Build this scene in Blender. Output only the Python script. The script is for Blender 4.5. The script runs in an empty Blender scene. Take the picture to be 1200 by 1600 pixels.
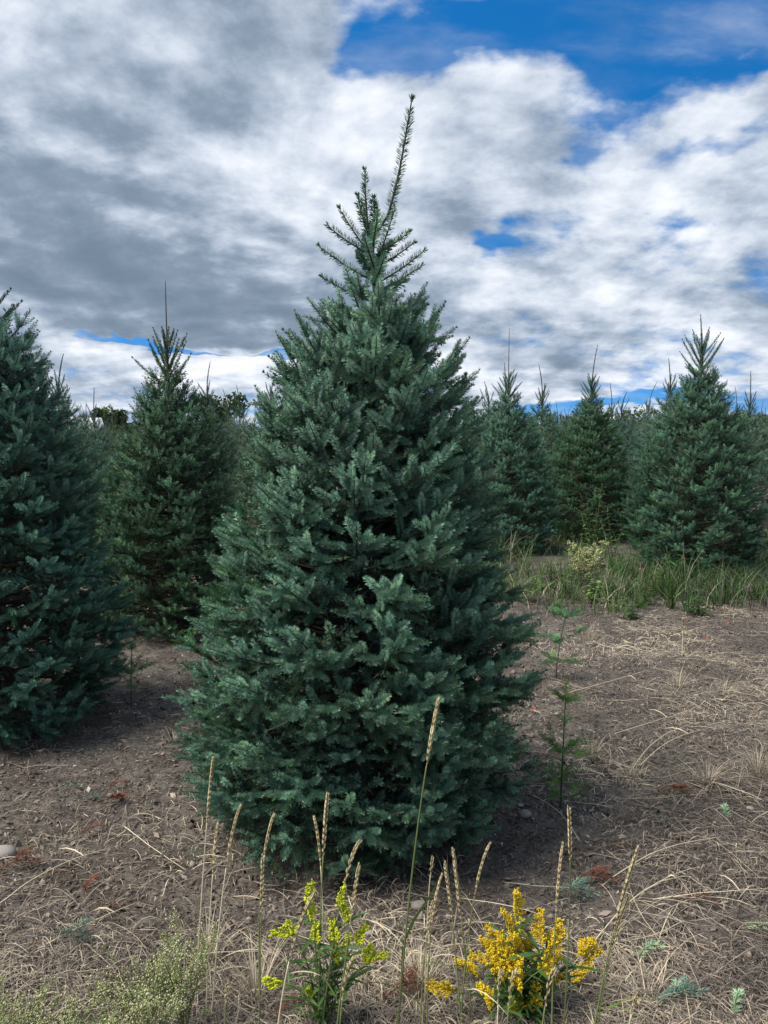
import bpy, math, random
import numpy as np
from mathutils import Vector, Matrix, Quaternion

# ------------------------------------------------------------------ camera
SC = bpy.context.scene
COL = SC.collection
H = 1.6
PITCH = math.radians(5.7)
F, CX, CY = 1200.0, 600.0, 800.0
cam_data = bpy.data.cameras.new('camera')
cam = bpy.data.objects.new('camera', cam_data)
COL.objects.link(cam)
cam.location = (0, 0, H)
cam.rotation_euler = (math.radians(90) - PITCH, 0, 0)
cam_data.sensor_fit = 'VERTICAL'
cam_data.sensor_height = 24.0
cam_data.lens = 24.0 * F / 1600.0
cam_data.clip_start = 0.05
cam_data.clip_end = 3000
SC.camera = cam

# ------------------------------------------------------------------ light
SUN_AZ, SUN_EL = math.radians(-108), math.radians(58)      # measured from +Y towards +X
sd = Vector((math.sin(SUN_AZ) * math.cos(SUN_EL), math.cos(SUN_AZ) * math.cos(SUN_EL), math.sin(SUN_EL)))
sun_data = bpy.data.lights.new('sun', 'SUN')
sun_data.energy = 5.0
sun_data.angle = math.radians(30)
sun_data.color = (1.0, 0.95, 0.87)
sun = bpy.data.objects.new('sun', sun_data)
sun.rotation_euler = sd.to_track_quat('Z', 'Y').to_euler()
sun.location = (0, 0, 30)
COL.objects.link(sun)

SC.view_settings.view_transform = 'Standard'
SC.view_settings.look = 'None'
SC.view_settings.exposure = 0.35
SC.view_settings.gamma = 1.0
SC.view_settings.use_curve_mapping = False
SC.cycles.max_bounces = 4
SC.cycles.diffuse_bounces = 2
SC.cycles.glossy_bounces = 2
SC.cycles.transmission_bounces = 3
SC.cycles.use_denoising = True
SC.cycles.denoiser = 'OPENIMAGEDENOISE'
SC.cycles.denoising_input_passes = 'RGB_ALBEDO_NORMAL'
SC.cycles.denoising_prefilter = 'ACCURATE'


class NB:
    """small node builder: every method returns an output socket"""
    def __init__(self, tree):
        self.t = tree
        self.n = tree.nodes
        self.l = tree.links

    def put(self, sock, v):
        if v is None:
            return
        if isinstance(v, bpy.types.NodeSocket):
            self.l.new(v, sock)
        else:
            if isinstance(v, (tuple, list)) and sock.type == 'RGBA' and len(v) == 3:
                v = (*v, 1)
            sock.default_value = v

    def m(self, op, a, b=None, c=None, clamp=False):
        n = self.n.new('ShaderNodeMath')
        n.operation = op
        n.use_clamp = clamp
        for i, v in enumerate((a, b, c)):
            self.put(n.inputs[i], v)
        return n.outputs[0]

    def add(self, *a):
        r = a[0]
        for x in a[1:]:
            r = self.m('ADD', r, x)
        return r

    def mul(self, *a):
        r = a[0]
        for x in a[1:]:
            r = self.m('MULTIPLY', r, x)
        return r

    def sub(self, a, b):
        return self.m('SUBTRACT', a, b)

    def smooth(self, v, lo, hi, a=0.0, b=1.0):
        n = self.n.new('ShaderNodeMapRange')
        n.interpolation_type = 'SMOOTHSTEP'
        for i, x in enumerate((v, lo, hi, a, b)):
            self.put(n.inputs[i], x)
        return n.outputs[0]

    def lin(self, v, lo, hi, a=0.0, b=1.0):
        n = self.n.new('ShaderNodeMapRange')
        for i, x in enumerate((v, lo, hi, a, b)):
            self.put(n.inputs[i], x)
        return n.outputs[0]

    def mix(self, f, a, b, mode='MIX'):
        n = self.n.new('ShaderNodeMix')
        n.data_type = 'RGBA'
        n.blend_type = mode
        self.put(n.inputs[0], f)
        self.put(n.inputs[6], a)
        self.put(n.inputs[7], b)
        return n.outputs[2]

    def noise(self, vec, scale, detail=4, rough=0.55, lac=2.0, dist=0.0):
        n = self.n.new('ShaderNodeTexNoise')
        self.put(n.inputs['Vector'], vec)
        n.inputs['Scale'].default_value = scale
        n.inputs['Detail'].default_value = detail
        n.inputs['Roughness'].default_value = rough
        n.inputs['Lacunarity'].default_value = lac
        n.inputs['Distortion'].default_value = dist
        return n.outputs[0]

    def xyz(self, x, y, z):
        n = self.n.new('ShaderNodeCombineXYZ')
        for i, v in enumerate((x, y, z)):
            self.put(n.inputs[i], v)
        return n.outputs[0]

    def sep(self, v):
        n = self.n.new('ShaderNodeSeparateXYZ')
        self.put(n.inputs[0], v)
        return n.outputs


def pix_azel(px, py):
    xc, yc = (px - CX) / F, (CY - py) / F
    d = Vector((xc, math.cos(PITCH) + yc * math.sin(PITCH), -math.sin(PITCH) + yc * math.cos(PITCH))).normalized()
    return math.atan2(d.x, d.y), math.asin(d.z)


# ------------------------------------------------------------------ sky with clouds
def make_world():
    w = bpy.data.worlds.new('World')
    SC.world = w
    w.use_nodes = True
    t = w.node_tree
    t.nodes.clear()
    b = NB(t)
    out = t.nodes.new('ShaderNodeOutputWorld')
    bg = t.nodes.new('ShaderNodeBackground')
    t.links.new(bg.outputs[0], out.inputs[0])
    sky = t.nodes.new('ShaderNodeTexSky')
    sky.sky_type = 'NISHITA'
    sky.sun_disc = False
    sky.sun_elevation = SUN_EL
    sky.sun_rotation = SUN_AZ
    sky.air_density = 1.0
    sky.dust_density = 0.3
    sky.ozone_density = 2.5
    tc = t.nodes.new('ShaderNodeTexCoord')
    d = tc.outputs['Generated']
    x, y, z = b.sep(d)
    zc = b.m('MAXIMUM', z, 0.0)
    den = b.add(zc, 0.30)
    u, v = b.m('DIVIDE', x, den), b.m('DIVIDE', y, den)
    p = b.xyz(u, v, 0.0)
    az = b.m('ARCTAN2', x, y)
    el = b.m('ARCSINE', z)
    wn1 = b.noise(p, 1.3, 5, 0.6)
    pw = b.xyz(b.add(u, 7.3), b.add(v, 2.1), 0.0)
    wn2 = b.noise(pw, 1.3, 5, 0.6)
    azw = b.add(az, b.mul(b.sub(wn1, 0.5), 0.42))
    elw = b.add(el, b.mul(b.sub(wn2, 0.5), 0.26))

    def blob(px, py, sx, sy, wgt):
        a0, e0 = pix_azel(px, py)
        da = b.mul(b.sub(azw, a0), F / sx)
        de = b.mul(b.sub(elw, e0), F / sy)
        r2 = b.add(b.mul(da, da), b.mul(de, de))
        return b.mul(b.m('EXPONENT', b.mul(r2, -1.0)), wgt)

    # where the cloud cover is open or closed
    n1 = b.noise(p, 2.1, 9, 0.56, 2.1, 0.1)
    n2 = b.noise(pw, 4.2, 6, 0.55)
    dens = b.add(b.mul(b.sub(n1, 0.5), 1.25), 0.5, b.mul(b.sub(n2, 0.5), 0.40))
    cov = b.add(dens, 0.05,
                blob(1120, 40, 270, 85, -0.42), blob(800, 45, 130, 50, -0.32), blob(600, 75, 60, 40, -0.25),
                blob(930, 190, 70, 25, -0.10), blob(1000, 230, 200, 75, 0.05),
                blob(120, 180, 460, 260, 0.42), blob(230, 420, 340, 120, 0.40),
                blob(900, 420, 380, 150, 0.05), blob(640, 480, 200, 100, 0.15), blob(720, 200, 130, 60, 0.22), blob(1050, 240, 220, 60, 0.10),
                blob(270, 528, 150, 11, -0.60), blob(420, 545, 60, 22, -0.5),
                blob(950, 605, 120, 9, -0.5), blob(1130, 612, 60, 8, -0.3),
                blob(870, 255, 50, 25, -0.2), blob(740, 355, 45, 16, -0.25), blob(1090, 270, 140, 26, -0.30), blob(1150, 170, 90, 20, -0.2),
                blob(1080, 360, 70, 22, -0.22), blob(220, 590, 260, 26, 0.3), blob(345, 555, 45, 22, 0.5), blob(800, 575, 140, 14, 0.2))
    cover = b.smooth(cov, 0.38, 0.62)
    # a thin veil that keeps the open blue from being clean
    veil = b.mul(b.smooth(b.noise(b.xyz(b.mul(u, 0.8), b.mul(v, 1.7), 0.0), 2.2, 6, 0.6), 0.42, 0.78), 0.50)
    cover = b.m('MAXIMUM', cover, veil)
    # light and dark of the cloud: thick middle is grey underneath, thin rims glow
    ps = b.xyz(b.add(u, -0.06), b.add(v, 0.05), 0.0)
    n1s = b.noise(ps, 2.1, 9, 0.56, 2.1, 0.1)
    n3 = b.noise(b.xyz(b.add(u, 3.0), b.add(v, 9.0), 0.0), 2.4, 9, 0.58)
    edge = b.mul(b.sub(n1, n1s), 3.0)
    thick = b.smooth(cov, 0.5, 1.15)
    br = b.add(0.60, edge, b.mul(b.sub(n3, 0.5), 0.70), b.mul(b.sub(n2, 0.5), 0.35), b.mul(thick, -0.14),
               blob(150, 440, 330, 95, -0.40), blob(430, 420, 130, 50, -0.22), blob(330, 180, 170, 110, -0.16), blob(60, 230, 120, 80, -0.14),
               blob(130, 50, 220, 80, 0.26), blob(380, 310, 150, 55, 0.40), blob(560, 240, 110, 90, 0.22),
               blob(250, 580, 240, 34, 0.55), blob(345, 552, 50, 24, 0.5), blob(900, 500, 330, 50, -0.14), blob(960, 430, 300, 40, 0.14),
               blob(820, 590, 200, 18, 0.20), blob(0, 400, 50, 60, 0.25), blob(120, 600, 160, 30, -0.12),
               blob(700, 160, 160, 60, 0.10), blob(1060, 560, 100, 20, 0.18))
    # soft shoulder at both ends, so that no cloud goes flat
    br = b.m('MULTIPLY_ADD', b.m('TANH', b.mul(b.sub(br, 0.5), 2.0)), 0.5, 0.5)
    ramp = t.nodes.new('ShaderNodeValToRGB')
    cr = ramp.color_ramp
    cr.elements[0].position = 0.0
    cr.elements[0].color = (0.13, 0.18, 0.245, 1)
    cr.elements[1].position = 1.0
    cr.elements[1].color = (0.90, 0.91, 0.93, 1)
    for pos, c in ((0.25, (0.215, 0.275, 0.36, 1)), (0.5, (0.38, 0.445, 0.54, 1)), (0.75, (0.60, 0.65, 0.73, 1))):
        e = cr.elements.new(pos)
        e.color = c
    t.links.new(br, ramp.inputs[0])
    hs = t.nodes.new('ShaderNodeHueSaturation')
    hs.inputs['Saturation'].default_value = 1.42
    hs.inputs['Value'].default_value = 0.140
    t.links.new(b.xyz(x, y, b.add(zc, 0.22)), sky.inputs['Vector'])
    t.links.new(sky.outputs[0], hs.inputs['Color'])
    col = b.mix(cover, hs.outputs[0], ramp.outputs[0])
    # the clouds above and behind the camera are sunlit and bright like those in view
    t.links.new(col, bg.inputs[0])
    bg.inputs[1].default_value = 1.0
    w.cycles.sampling_method = 'MANUAL'
    w.cycles.sample_map_resolution = 256


make_world()

# ------------------------------------------------------------------ helpers
rng = np.random.default_rng(11)
random.seed(5)


def ray(px, py):
    xc, yc = (px - CX) / F, (CY - py) / F
    return np.array((xc, math.cos(PITCH) + yc * math.sin(PITCH), -math.sin(PITCH) + yc * math.cos(PITCH)))


def _hash(ix, iy, seed):
    h = (ix.astype(np.int64) * 374761393 + iy.astype(np.int64) * 668265263 + seed * 974634211) & 0x7fffffff
    h = ((h ^ (h >> 13)) * 1274126177) & 0x7fffffff
    return ((h ^ (h >> 16)) & 0xffff) / 65535.0


def vnoise(x, y, seed=0):
    x, y = np.asarray(x, float), np.asarray(y, float)
    ix, iy = np.floor(x), np.floor(y)
    fx, fy = x - ix, y - iy
    fx, fy = fx * fx * (3 - 2 * fx), fy * fy * (3 - 2 * fy)
    a, c = _hash(ix, iy, seed), _hash(ix + 1, iy, seed)
    d, e = _hash(ix, iy + 1, seed), _hash(ix + 1, iy + 1, seed)
    return (a * (1 - fx) + c * fx) * (1 - fy) + (d * (1 - fx) + e * fx) * fy


def fbm(x, y, seed=0, octv=4):
    r, a, s = 0, 0.5, 1.0
    for o in range(octv):
        r = r + a * vnoise(np.asarray(x) * s, np.asarray(y) * s, seed + o * 17)
        a *= 0.5
        s *= 2.03
    return r


def gz(x, y):
    """height of the ground"""
    x, y = np.asarray(x, float), np.asarray(y, float)
    near = np.clip(1.6 - np.hypot(x, y - 4) / 40, 0.25, 1)
    z = (fbm(x * 0.55, y * 0.55, 3, 3) - 0.45) * 0.10 * near
    z = z + (fbm(x * 3.1, y * 3.1, 8, 4) - 0.47) * 0.055 * near
    z = z + (fbm(x * 13.0, y * 13.0, 21, 2) - 0.37) * 0.016 * (np.hypot(x, y) < 14)
    z = z * (1 - 0.9 * np.exp(-((x + 0.1) ** 2 + (y - 3.1) ** 2) / 0.5))
    return z


def gzf(x, y):
    return float(gz(np.array([x]), np.array([y]))[0])


def ground_at(px, py):
    d = ray(px, py)
    t = -H / d[2]
    p = d * t
    return p[0], p[1]


def at_y(px, py, Y):
    d = ray(px, py)
    t = Y / d[1]
    return np.array((d[0] * t, Y, H + d[2] * t))


class Geo:
    def __init__(self):
        self.v, self.f, self.mi, self.c, self.nv = [], [], [], [], 0

    def add(self, v, f, mi=0, col=None):
        v = np.asarray(v, np.float32).reshape(-1, 3)
        f = np.asarray(f, np.int32)
        if len(f) == 0:
            return
        if f.shape[1] == 3:
            f = np.concatenate([f, -np.ones((len(f), 1), np.int32)], 1)
        g = f + self.nv
        g[f < 0] = -1
        self.v.append(v)
        self.f.append(g)
        self.mi.append(np.full(len(f), mi, np.int32))
        if col is None:
            col = np.tile((0.5, 0.5, 0.5), (len(v), 1))
        col = np.asarray(col, np.float32)
        if col.ndim == 1:
            col = np.tile(col, (len(v), 1))
        self.c.append(col)
        self.nv += len(v)

    def arrays(self):
        return np.concatenate(self.v), np.concatenate(self.f), np.concatenate(self.mi), np.concatenate(self.c)

    def add_arrays(self, A, M, tint=None):
        v, f, mi, c = A
        M = np.array(M)
        vv = v @ M[:3, :3].T + M[:3, 3]
        g = f + self.nv
        g[f < 0] = -1
        self.v.append(vv.astype(np.float32))
        self.f.append(g)
        self.mi.append(mi)
        cc = c
        if tint is not None:
            cc = c.copy()
            cc[:, 1] = np.clip(cc[:, 1] + tint, 0, 1)
        self.c.append(cc)
        self.nv += len(v)

    def mesh(self, name, mats, smooth=False):
        v, f, mi, c = self.arrays()
        tri = f[:, 3] < 0
        me = bpy.data.meshes.new(name)
        me.vertices.add(len(v))
        me.vertices.foreach_set('co', v.astype(np.float32).ravel())
        cnt = np.where(tri, 3, 4)
        start = np.concatenate([[0], np.cumsum(cnt)[:-1]]).astype(np.int32)
        idx = f.ravel()
        idx = idx[idx >= 0]
        me.loops.add(len(idx))
        me.loops.foreach_set('vertex_index', idx.astype(np.int32))
        me.polygons.add(len(f))
        me.polygons.foreach_set('loop_start', start)
        me.polygons.foreach_set('material_index', mi)
        if smooth:
            me.polygons.foreach_set('use_smooth', np.ones(len(f), bool))
        at = me.attributes.new('tone', 'FLOAT_COLOR', 'POINT')
        at.data.foreach_set('color', np.concatenate([c, np.ones((len(c), 1), np.float32)], 1).astype(np.float32).ravel())
        for m_ in mats:
            me.materials.append(m_)
        me.update(calc_edges=True)
        return me


def tube(G, pts, radii, n=6, mi=0, col=None, caps=True):
    pts = np.asarray(pts, float)
    k = len(pts)
    radii = np.broadcast_to(np.asarray(radii, float), (k,))
    tan = np.gradient(pts, axis=0)
    tan /= np.linalg.norm(tan, axis=1, keepdims=True) + 1e-9
    ref = np.array((0, 0, 1.0)) if abs(tan[:, 2]).mean() < 0.8 else np.array((1.0, 0, 0))
    s = np.cross(tan, ref)
    s /= np.linalg.norm(s, axis=1, keepdims=True) + 1e-9
    q = np.cross(s, tan)
    a = np.arange(n) * 2 * math.pi / n
    ring = pts[:, None] + radii[:, None, None] * (np.cos(a)[None, :, None] * s[:, None] + np.sin(a)[None, :, None] * q[:, None])
    v = ring.reshape(-1, 3)
    f = []
    for i in range(k - 1):
        for j in range(n):
            j2 = (j + 1) % n
            f.append((i * n + j, i * n + j2, (i + 1) * n + j2, (i + 1) * n + j))
    if caps:
        v = np.concatenate([v, pts[-1:] + tan[-1:] * radii[-1]])
        for j in range(n):
            f.append(((k - 1) * n + j, (k - 1) * n + (j + 1) % n, k * n, -1))
    G.add(v, f, mi, col)


def ribbon(G, pts, widths, side, mi=0, col=None):
    pts = np.asarray(pts, float)
    k = len(pts)
    w = np.asarray(widths, float)[:, None] * 0.5
    side = np.asarray(side, float)
    v = np.empty((2 * k, 3))
    v[0::2] = pts - side * w
    v[1::2] = pts + side * w
    f = [(2 * i, 2 * i + 1, 2 * i + 3, 2 * i + 2) for i in range(k - 1)]
    G.add(v, f, mi, col)


def curve(p0, p1, bend=(0, 0, 0), k=6):
    s = np.linspace(0, 1, k)[:, None]
    p0, p1, bend = (np.asarray(a, float) for a in (p0, p1, bend))
    return p0 * (1 - s) + p1 * s + bend * (4 * s * (1 - s))


def bez(p0, c, p1, k=6):
    s = np.linspace(0, 1, k)[:, None]
    p0, c, p1 = (np.asarray(a, float) for a in (p0, c, p1))
    return p0 * (1 - s) ** 2 + 2 * c * s * (1 - s) + p1 * s ** 2


def obj(name, me, parent=None, loc=(0, 0, 0), quat=None, scale=1.0, kind=None, color=None):
    o = bpy.data.objects.new(name, me)
    COL.objects.link(o)
    o.location = loc
    if quat is not None:
        o.rotation_mode = 'QUATERNION'
        o.rotation_quaternion = quat
    o.scale = (scale,) * 3 if not isinstance(scale, (tuple, list)) else scale
    if parent:
        o.parent = parent
    if kind:
        o['kind'] = kind
    if color:
        o.color = (*color, 1)
    return o


def tag(o, label, cat=None, group=None, kind=None):
    o['label'] = label
    if cat:
        o['category'] = cat
    if group:
        o['group'] = group
    if kind:
        o['kind'] = kind
    return o


def thing(name, loc, label, cat, group=None, rotz=0.0):
    o = bpy.data.objects.new(name, None)
    COL.objects.link(o)
    o.empty_display_size = 0.1
    o.location = loc
    o.rotation_euler = (0, 0, rotz)
    return tag(o, label, cat, group)


def norm(v):
    v = np.asarray(v, float)
    return v / (np.linalg.norm(v) + 1e-9)


# ------------------------------------------------------------------ materials
def new_mat(name, rough=0.6, spec=0.3):
    m = bpy.data.materials.new(name)
    m.use_nodes = True
    t = m.node_tree
    t.nodes.clear()
    b = NB(t)
    out = t.nodes.new('ShaderNodeOutputMaterial')
    pb = t.nodes.new('ShaderNodeBsdfPrincipled')
    pb.inputs['Roughness'].default_value = rough
    pb.inputs['Specular IOR Level'].default_value = spec
    t.links.new(pb.outputs[0], out.inputs[0])
    return m, b, pb, out


def tone(b):
    n = b.n.new('ShaderNodeAttribute')
    n.attribute_name = 'tone'
    s = b.n.new('ShaderNodeSeparateColor')
    b.l.new(n.outputs['Color'], s.inputs[0])
    return s.outputs, n.outputs['Color']


def needle_mat():
    m, b, pb, out = new_mat('needles', 0.45, 0.28)
    (age, rnd, along), _ = tone(b)
    oi = b.n.new('ShaderNodeObjectInfo')
    geo = b.n.new('ShaderNodeNewGeometry')
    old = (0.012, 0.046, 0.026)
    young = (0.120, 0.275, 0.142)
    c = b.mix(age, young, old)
    c = b.mix(b.mul(b.smooth(rnd, 0.62, 1.0), 0.7), c, (0.19, 0.31, 0.09))
    under = b.mix(0.6, c, (0.15, 0.27, 0.20))
    c = b.mix(geo.outputs['Backfacing'], c, under)
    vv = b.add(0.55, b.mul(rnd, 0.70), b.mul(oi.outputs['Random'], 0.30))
    c = b.mix(1.0, c, oi.outputs['Color'], 'MULTIPLY')
    hs = b.n.new('ShaderNodeHueSaturation')
    b.l.new(c, hs.inputs['Color'])
    b.l.new(vv, hs.inputs['Value'])
    b.l.new(b.add(0.488, b.mul(oi.outputs['Random'], 0.024)), hs.inputs['Hue'])
    b.l.new(hs.outputs[0], pb.inputs['Base Color'])
    tr = b.n.new('ShaderNodeBsdfTranslucent')
    b.l.new(hs.outputs[0], tr.inputs[0])
    mx = b.n.new('ShaderNodeMixShader')
    mx.inputs[0].default_value = 0.12
    b.l.new(pb.outputs[0], mx.inputs[1])
    b.l.new(tr.outputs[0], mx.inputs[2])
    b.l.new(mx.outputs[0], out.inputs[0])
    return m


def tone_mat(name, ramp, rough=0.7, spec=0.2, transl=0.0, scale=60, var=0.35):
    """colour picked from a ramp by the first tone channel, with grain"""
    m, b, pb, out = new_mat(name, rough, spec)
    (r_, g_, b_), _ = tone(b)
    rp = b.n.new('ShaderNodeValToRGB')
    cr = rp.color_ramp
    for i, (pos, c) in enumerate(ramp):
        e = cr.elements[i] if i < 2 else cr.elements.new(pos)
        e.position = pos
        e.color = (*c, 1)
    b.l.new(r_, rp.inputs[0])
    tcn = b.n.new('ShaderNodeTexCoord')
    n = b.noise(tcn.outputs['Object'], scale, 3, 0.6)
    hs = b.n.new('ShaderNodeHueSaturation')
    b.l.new(rp.outputs[0], hs.inputs['Color'])
    b.l.new(b.add(1.0 - var, b.mul(n, 2 * var)), hs.inputs['Value'])
    b.l.new(hs.outputs[0], pb.inputs['Base Color'])
    if transl:
        tr = b.n.new('ShaderNodeBsdfTranslucent')
        b.l.new(hs.outputs[0], tr.inputs[0])
        mx = b.n.new('ShaderNodeMixShader')
        mx.inputs[0].default_value = transl
        b.l.new(pb.outputs[0], mx.inputs[1])
        b.l.new(tr.outputs[0], mx.inputs[2])
        b.l.new(mx.outputs[0], out.inputs[0])
    return m


def ground_mat():
    m, b, pb, out = new_mat('soil', 0.95, 0.1)
    tcn = b.n.new('ShaderNodeTexCoord')
    o = tcn.outputs['Object']
    big = b.noise(o, 0.9, 5, 0.6)
    mid = b.noise(o, 9.0, 6, 0.65)
    fine = b.noise(o, 70.0, 5, 0.7)
    grit = b.noise(o, 240.0, 3, 0.7)
    c = b.mix(b.smooth(mid, 0.35, 0.68), (0.048, 0.043, 0.036), (0.145, 0.127, 0.106))
    c = b.mix(b.smooth(fine, 0.48, 0.68), c, (0.22, 0.195, 0.168))
    c = b.mix(b.mul(b.smooth(grit, 0.60, 0.72), 0.55), c, (0.40, 0.35, 0.305))
    c = b.mix(b.mul(b.smooth(grit, 0.42, 0.30), 0.6), c, (0.03, 0.024, 0.02))
    c = b.mix(b.mul(b.smooth(b.noise(o, 2.4, 5, 0.65), 0.42, 0.62), 0.55), c, (0.05, 0.040, 0.034))
    c = b.mix(b.mul(b.smooth(big, 0.56, 0.72), 0.35), c, (0.07, 0.075, 0.035))
    b.l.new(c, pb.inputs['Base Color'])
    bp = b.n.new('ShaderNodeBump')
    bp.inputs['Strength'].default_value = 0.9
    bp.inputs['Distance'].default_value = 0.02
    b.l.new(b.add(b.mul(mid, 0.8), b.mul(fine, 0.55), b.mul(grit, 0.25)), bp.inputs['Height'])
    b.l.new(bp.outputs[0], pb.inputs['Normal'])
    return m


M_NEEDLE = needle_mat()
M_BARK = tone_mat('bark', [(0, (0.06, 0.048, 0.04)), (1, (0.17, 0.13, 0.10))], 0.85, 0.15, scale=90)
M_TWIG = tone_mat('twig', [(0, (0.045, 0.038, 0.030)), (1, (0.20, 0.16, 0.095))], 0.7, 0.2, scale=120)
M_BUD = tone_mat('bud', [(0, (0.24, 0.20, 0.13)), (1, (0.42, 0.40, 0.28))], 0.5, 0.3)
M_SOIL = ground_mat()
M_STRAW = tone_mat('straw', [(0, (0.075, 0.062, 0.054)), (1, (0.68, 0.59, 0.41)), (0.35, (0.25, 0.21, 0.168)), (0.7, (0.48, 0.40, 0.28))],
                   0.65, 0.25, 0.1, 40, 0.3)
M_CHIP = tone_mat('mulch', [(0, (0.055, 0.043, 0.036)), (1, (0.45, 0.39, 0.32)), (0.5, (0.16, 0.125, 0.10)), (0.8, (0.28, 0.23, 0.19))],
                  0.9, 0.1, 0, 50, 0.3)
M_GRASS = tone_mat('green_grass', [(0, (0.028, 0.066, 0.018)), (1, (0.15, 0.22, 0.05)), (0.5, (0.06, 0.125, 0.028))], 0.55, 0.3, 0.25, 30, 0.25)
M_LEAF = tone_mat('leaf_green', [(0, (0.035, 0.085, 0.022)), (1, (0.13, 0.23, 0.05))], 0.5, 0.35, 0.2, 40, 0.25)
M_GREENSTEM = tone_mat('green_stem', [(0, (0.07, 0.11, 0.035)), (1, (0.20, 0.22, 0.08))], 0.6, 0.3, 0, 40)
M_EAR = tone_mat('seed_head', [(0, (0.25, 0.20, 0.10)), (1, (0.62, 0.53, 0.32)), (0.5, (0.43, 0.35, 0.19))], 0.65, 0.25, 0.12, 90, 0.25)
M_YELLOW = tone_mat('golden_flower', [(0, (0.62, 0.40, 0.010)), (1, (0.86, 0.66, 0.030))], 0.6, 0.2, 0.15, 90, 0.2)
M_LIME = tone_mat('lime_flower', [(0, (0.42, 0.50, 0.02)), (1, (0.70, 0.72, 0.035))], 0.6, 0.2, 0.2, 90, 0.2)
M_PALE = tone_mat('pale_bud', [(0, (0.16, 0.20, 0.06)), (1, (0.68, 0.66, 0.44)), (0.5, (0.36, 0.38, 0.16))], 0.7, 0.2, 0.15, 90, 0.2)
M_RUST = tone_mat('rust_needles', [(0, (0.14, 0.045, 0.025)), (1, (0.36, 0.16, 0.115))], 0.7, 0.2, 0.1, 60)
M_STONE = tone_mat('stone', [(0, (0.16, 0.14, 0.12)), (1, (0.36, 0.33, 0.30))], 0.85, 0.2, 0, 30)
M_REDLEAF = tone_mat('red_leaf', [(0, (0.20, 0.045, 0.025)), (1, (0.32, 0.09, 0.05))], 0.6, 0.3, 0.2, 40)
M_FAR = tone_mat('far_leaves', [(0, (0.030, 0.050, 0.020)), (1, (0.15, 0.18, 0.05)), (0.5, (0.06, 0.10, 0.035))], 0.7, 0.2, 0.2, 3, 0.3)
M_WHITE = tone_mat('white_metal', [(0, (0.7, 0.7, 0.7)), (1, (0.8, 0.8, 0.8))], 0.4, 0.4, 0, 3, 0.06)
M_BARNWALL = tone_mat('barn_wall', [(0, (0.25, 0.2, 0.17)), (1, (0.3, 0.25, 0.2))], 0.8, 0.2, 0, 3, 0.1)
M_MOSS = tone_mat('moss', [(0, (0.02, 0.035, 0.012)), (1, (0.06, 0.085, 0.03))], 0.9, 0.1, 0.1, 60, 0.3)

# ------------------------------------------------------------------ ground
def make_ground():
    def axis(lo, hi, step, outer_lo, outer_hi, g=1.22):
        a = list(np.arange(lo, hi + 1e-6, step))
        s, x = step, hi
        while x < outer_hi:
            s *= g
            x += s
            a.append(x)
        s, x = step, lo
        while x > outer_lo:
            s *= g
            x -= s
            a.insert(0, x)
        return np.array(a)
    xs = axis(-4.2, 4.6, 0.035, -900, 900)
    ys = axis(1.4, 9.6, 0.035, -60, 1500)
    X, Y = np.meshgrid(xs, ys)
    Z = gz(X, Y)
    n, k = len(xs), len(ys)
    v = np.stack([X, Y, Z], -1).reshape(-1, 3)
    i = np.arange(k - 1)[:, None] * n + np.arange(n - 1)[None]
    i = i.ravel()
    f = np.stack([i, i + 1, i + n + 1, i + n], 1)
    G = Geo()
    G.add(v, f, 0)
    o = obj('ground', G.mesh('ground', [M_SOIL], True), kind='structure')
    tag(o, 'bare brown soil of the tree field strewn with straw')


make_ground()

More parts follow.
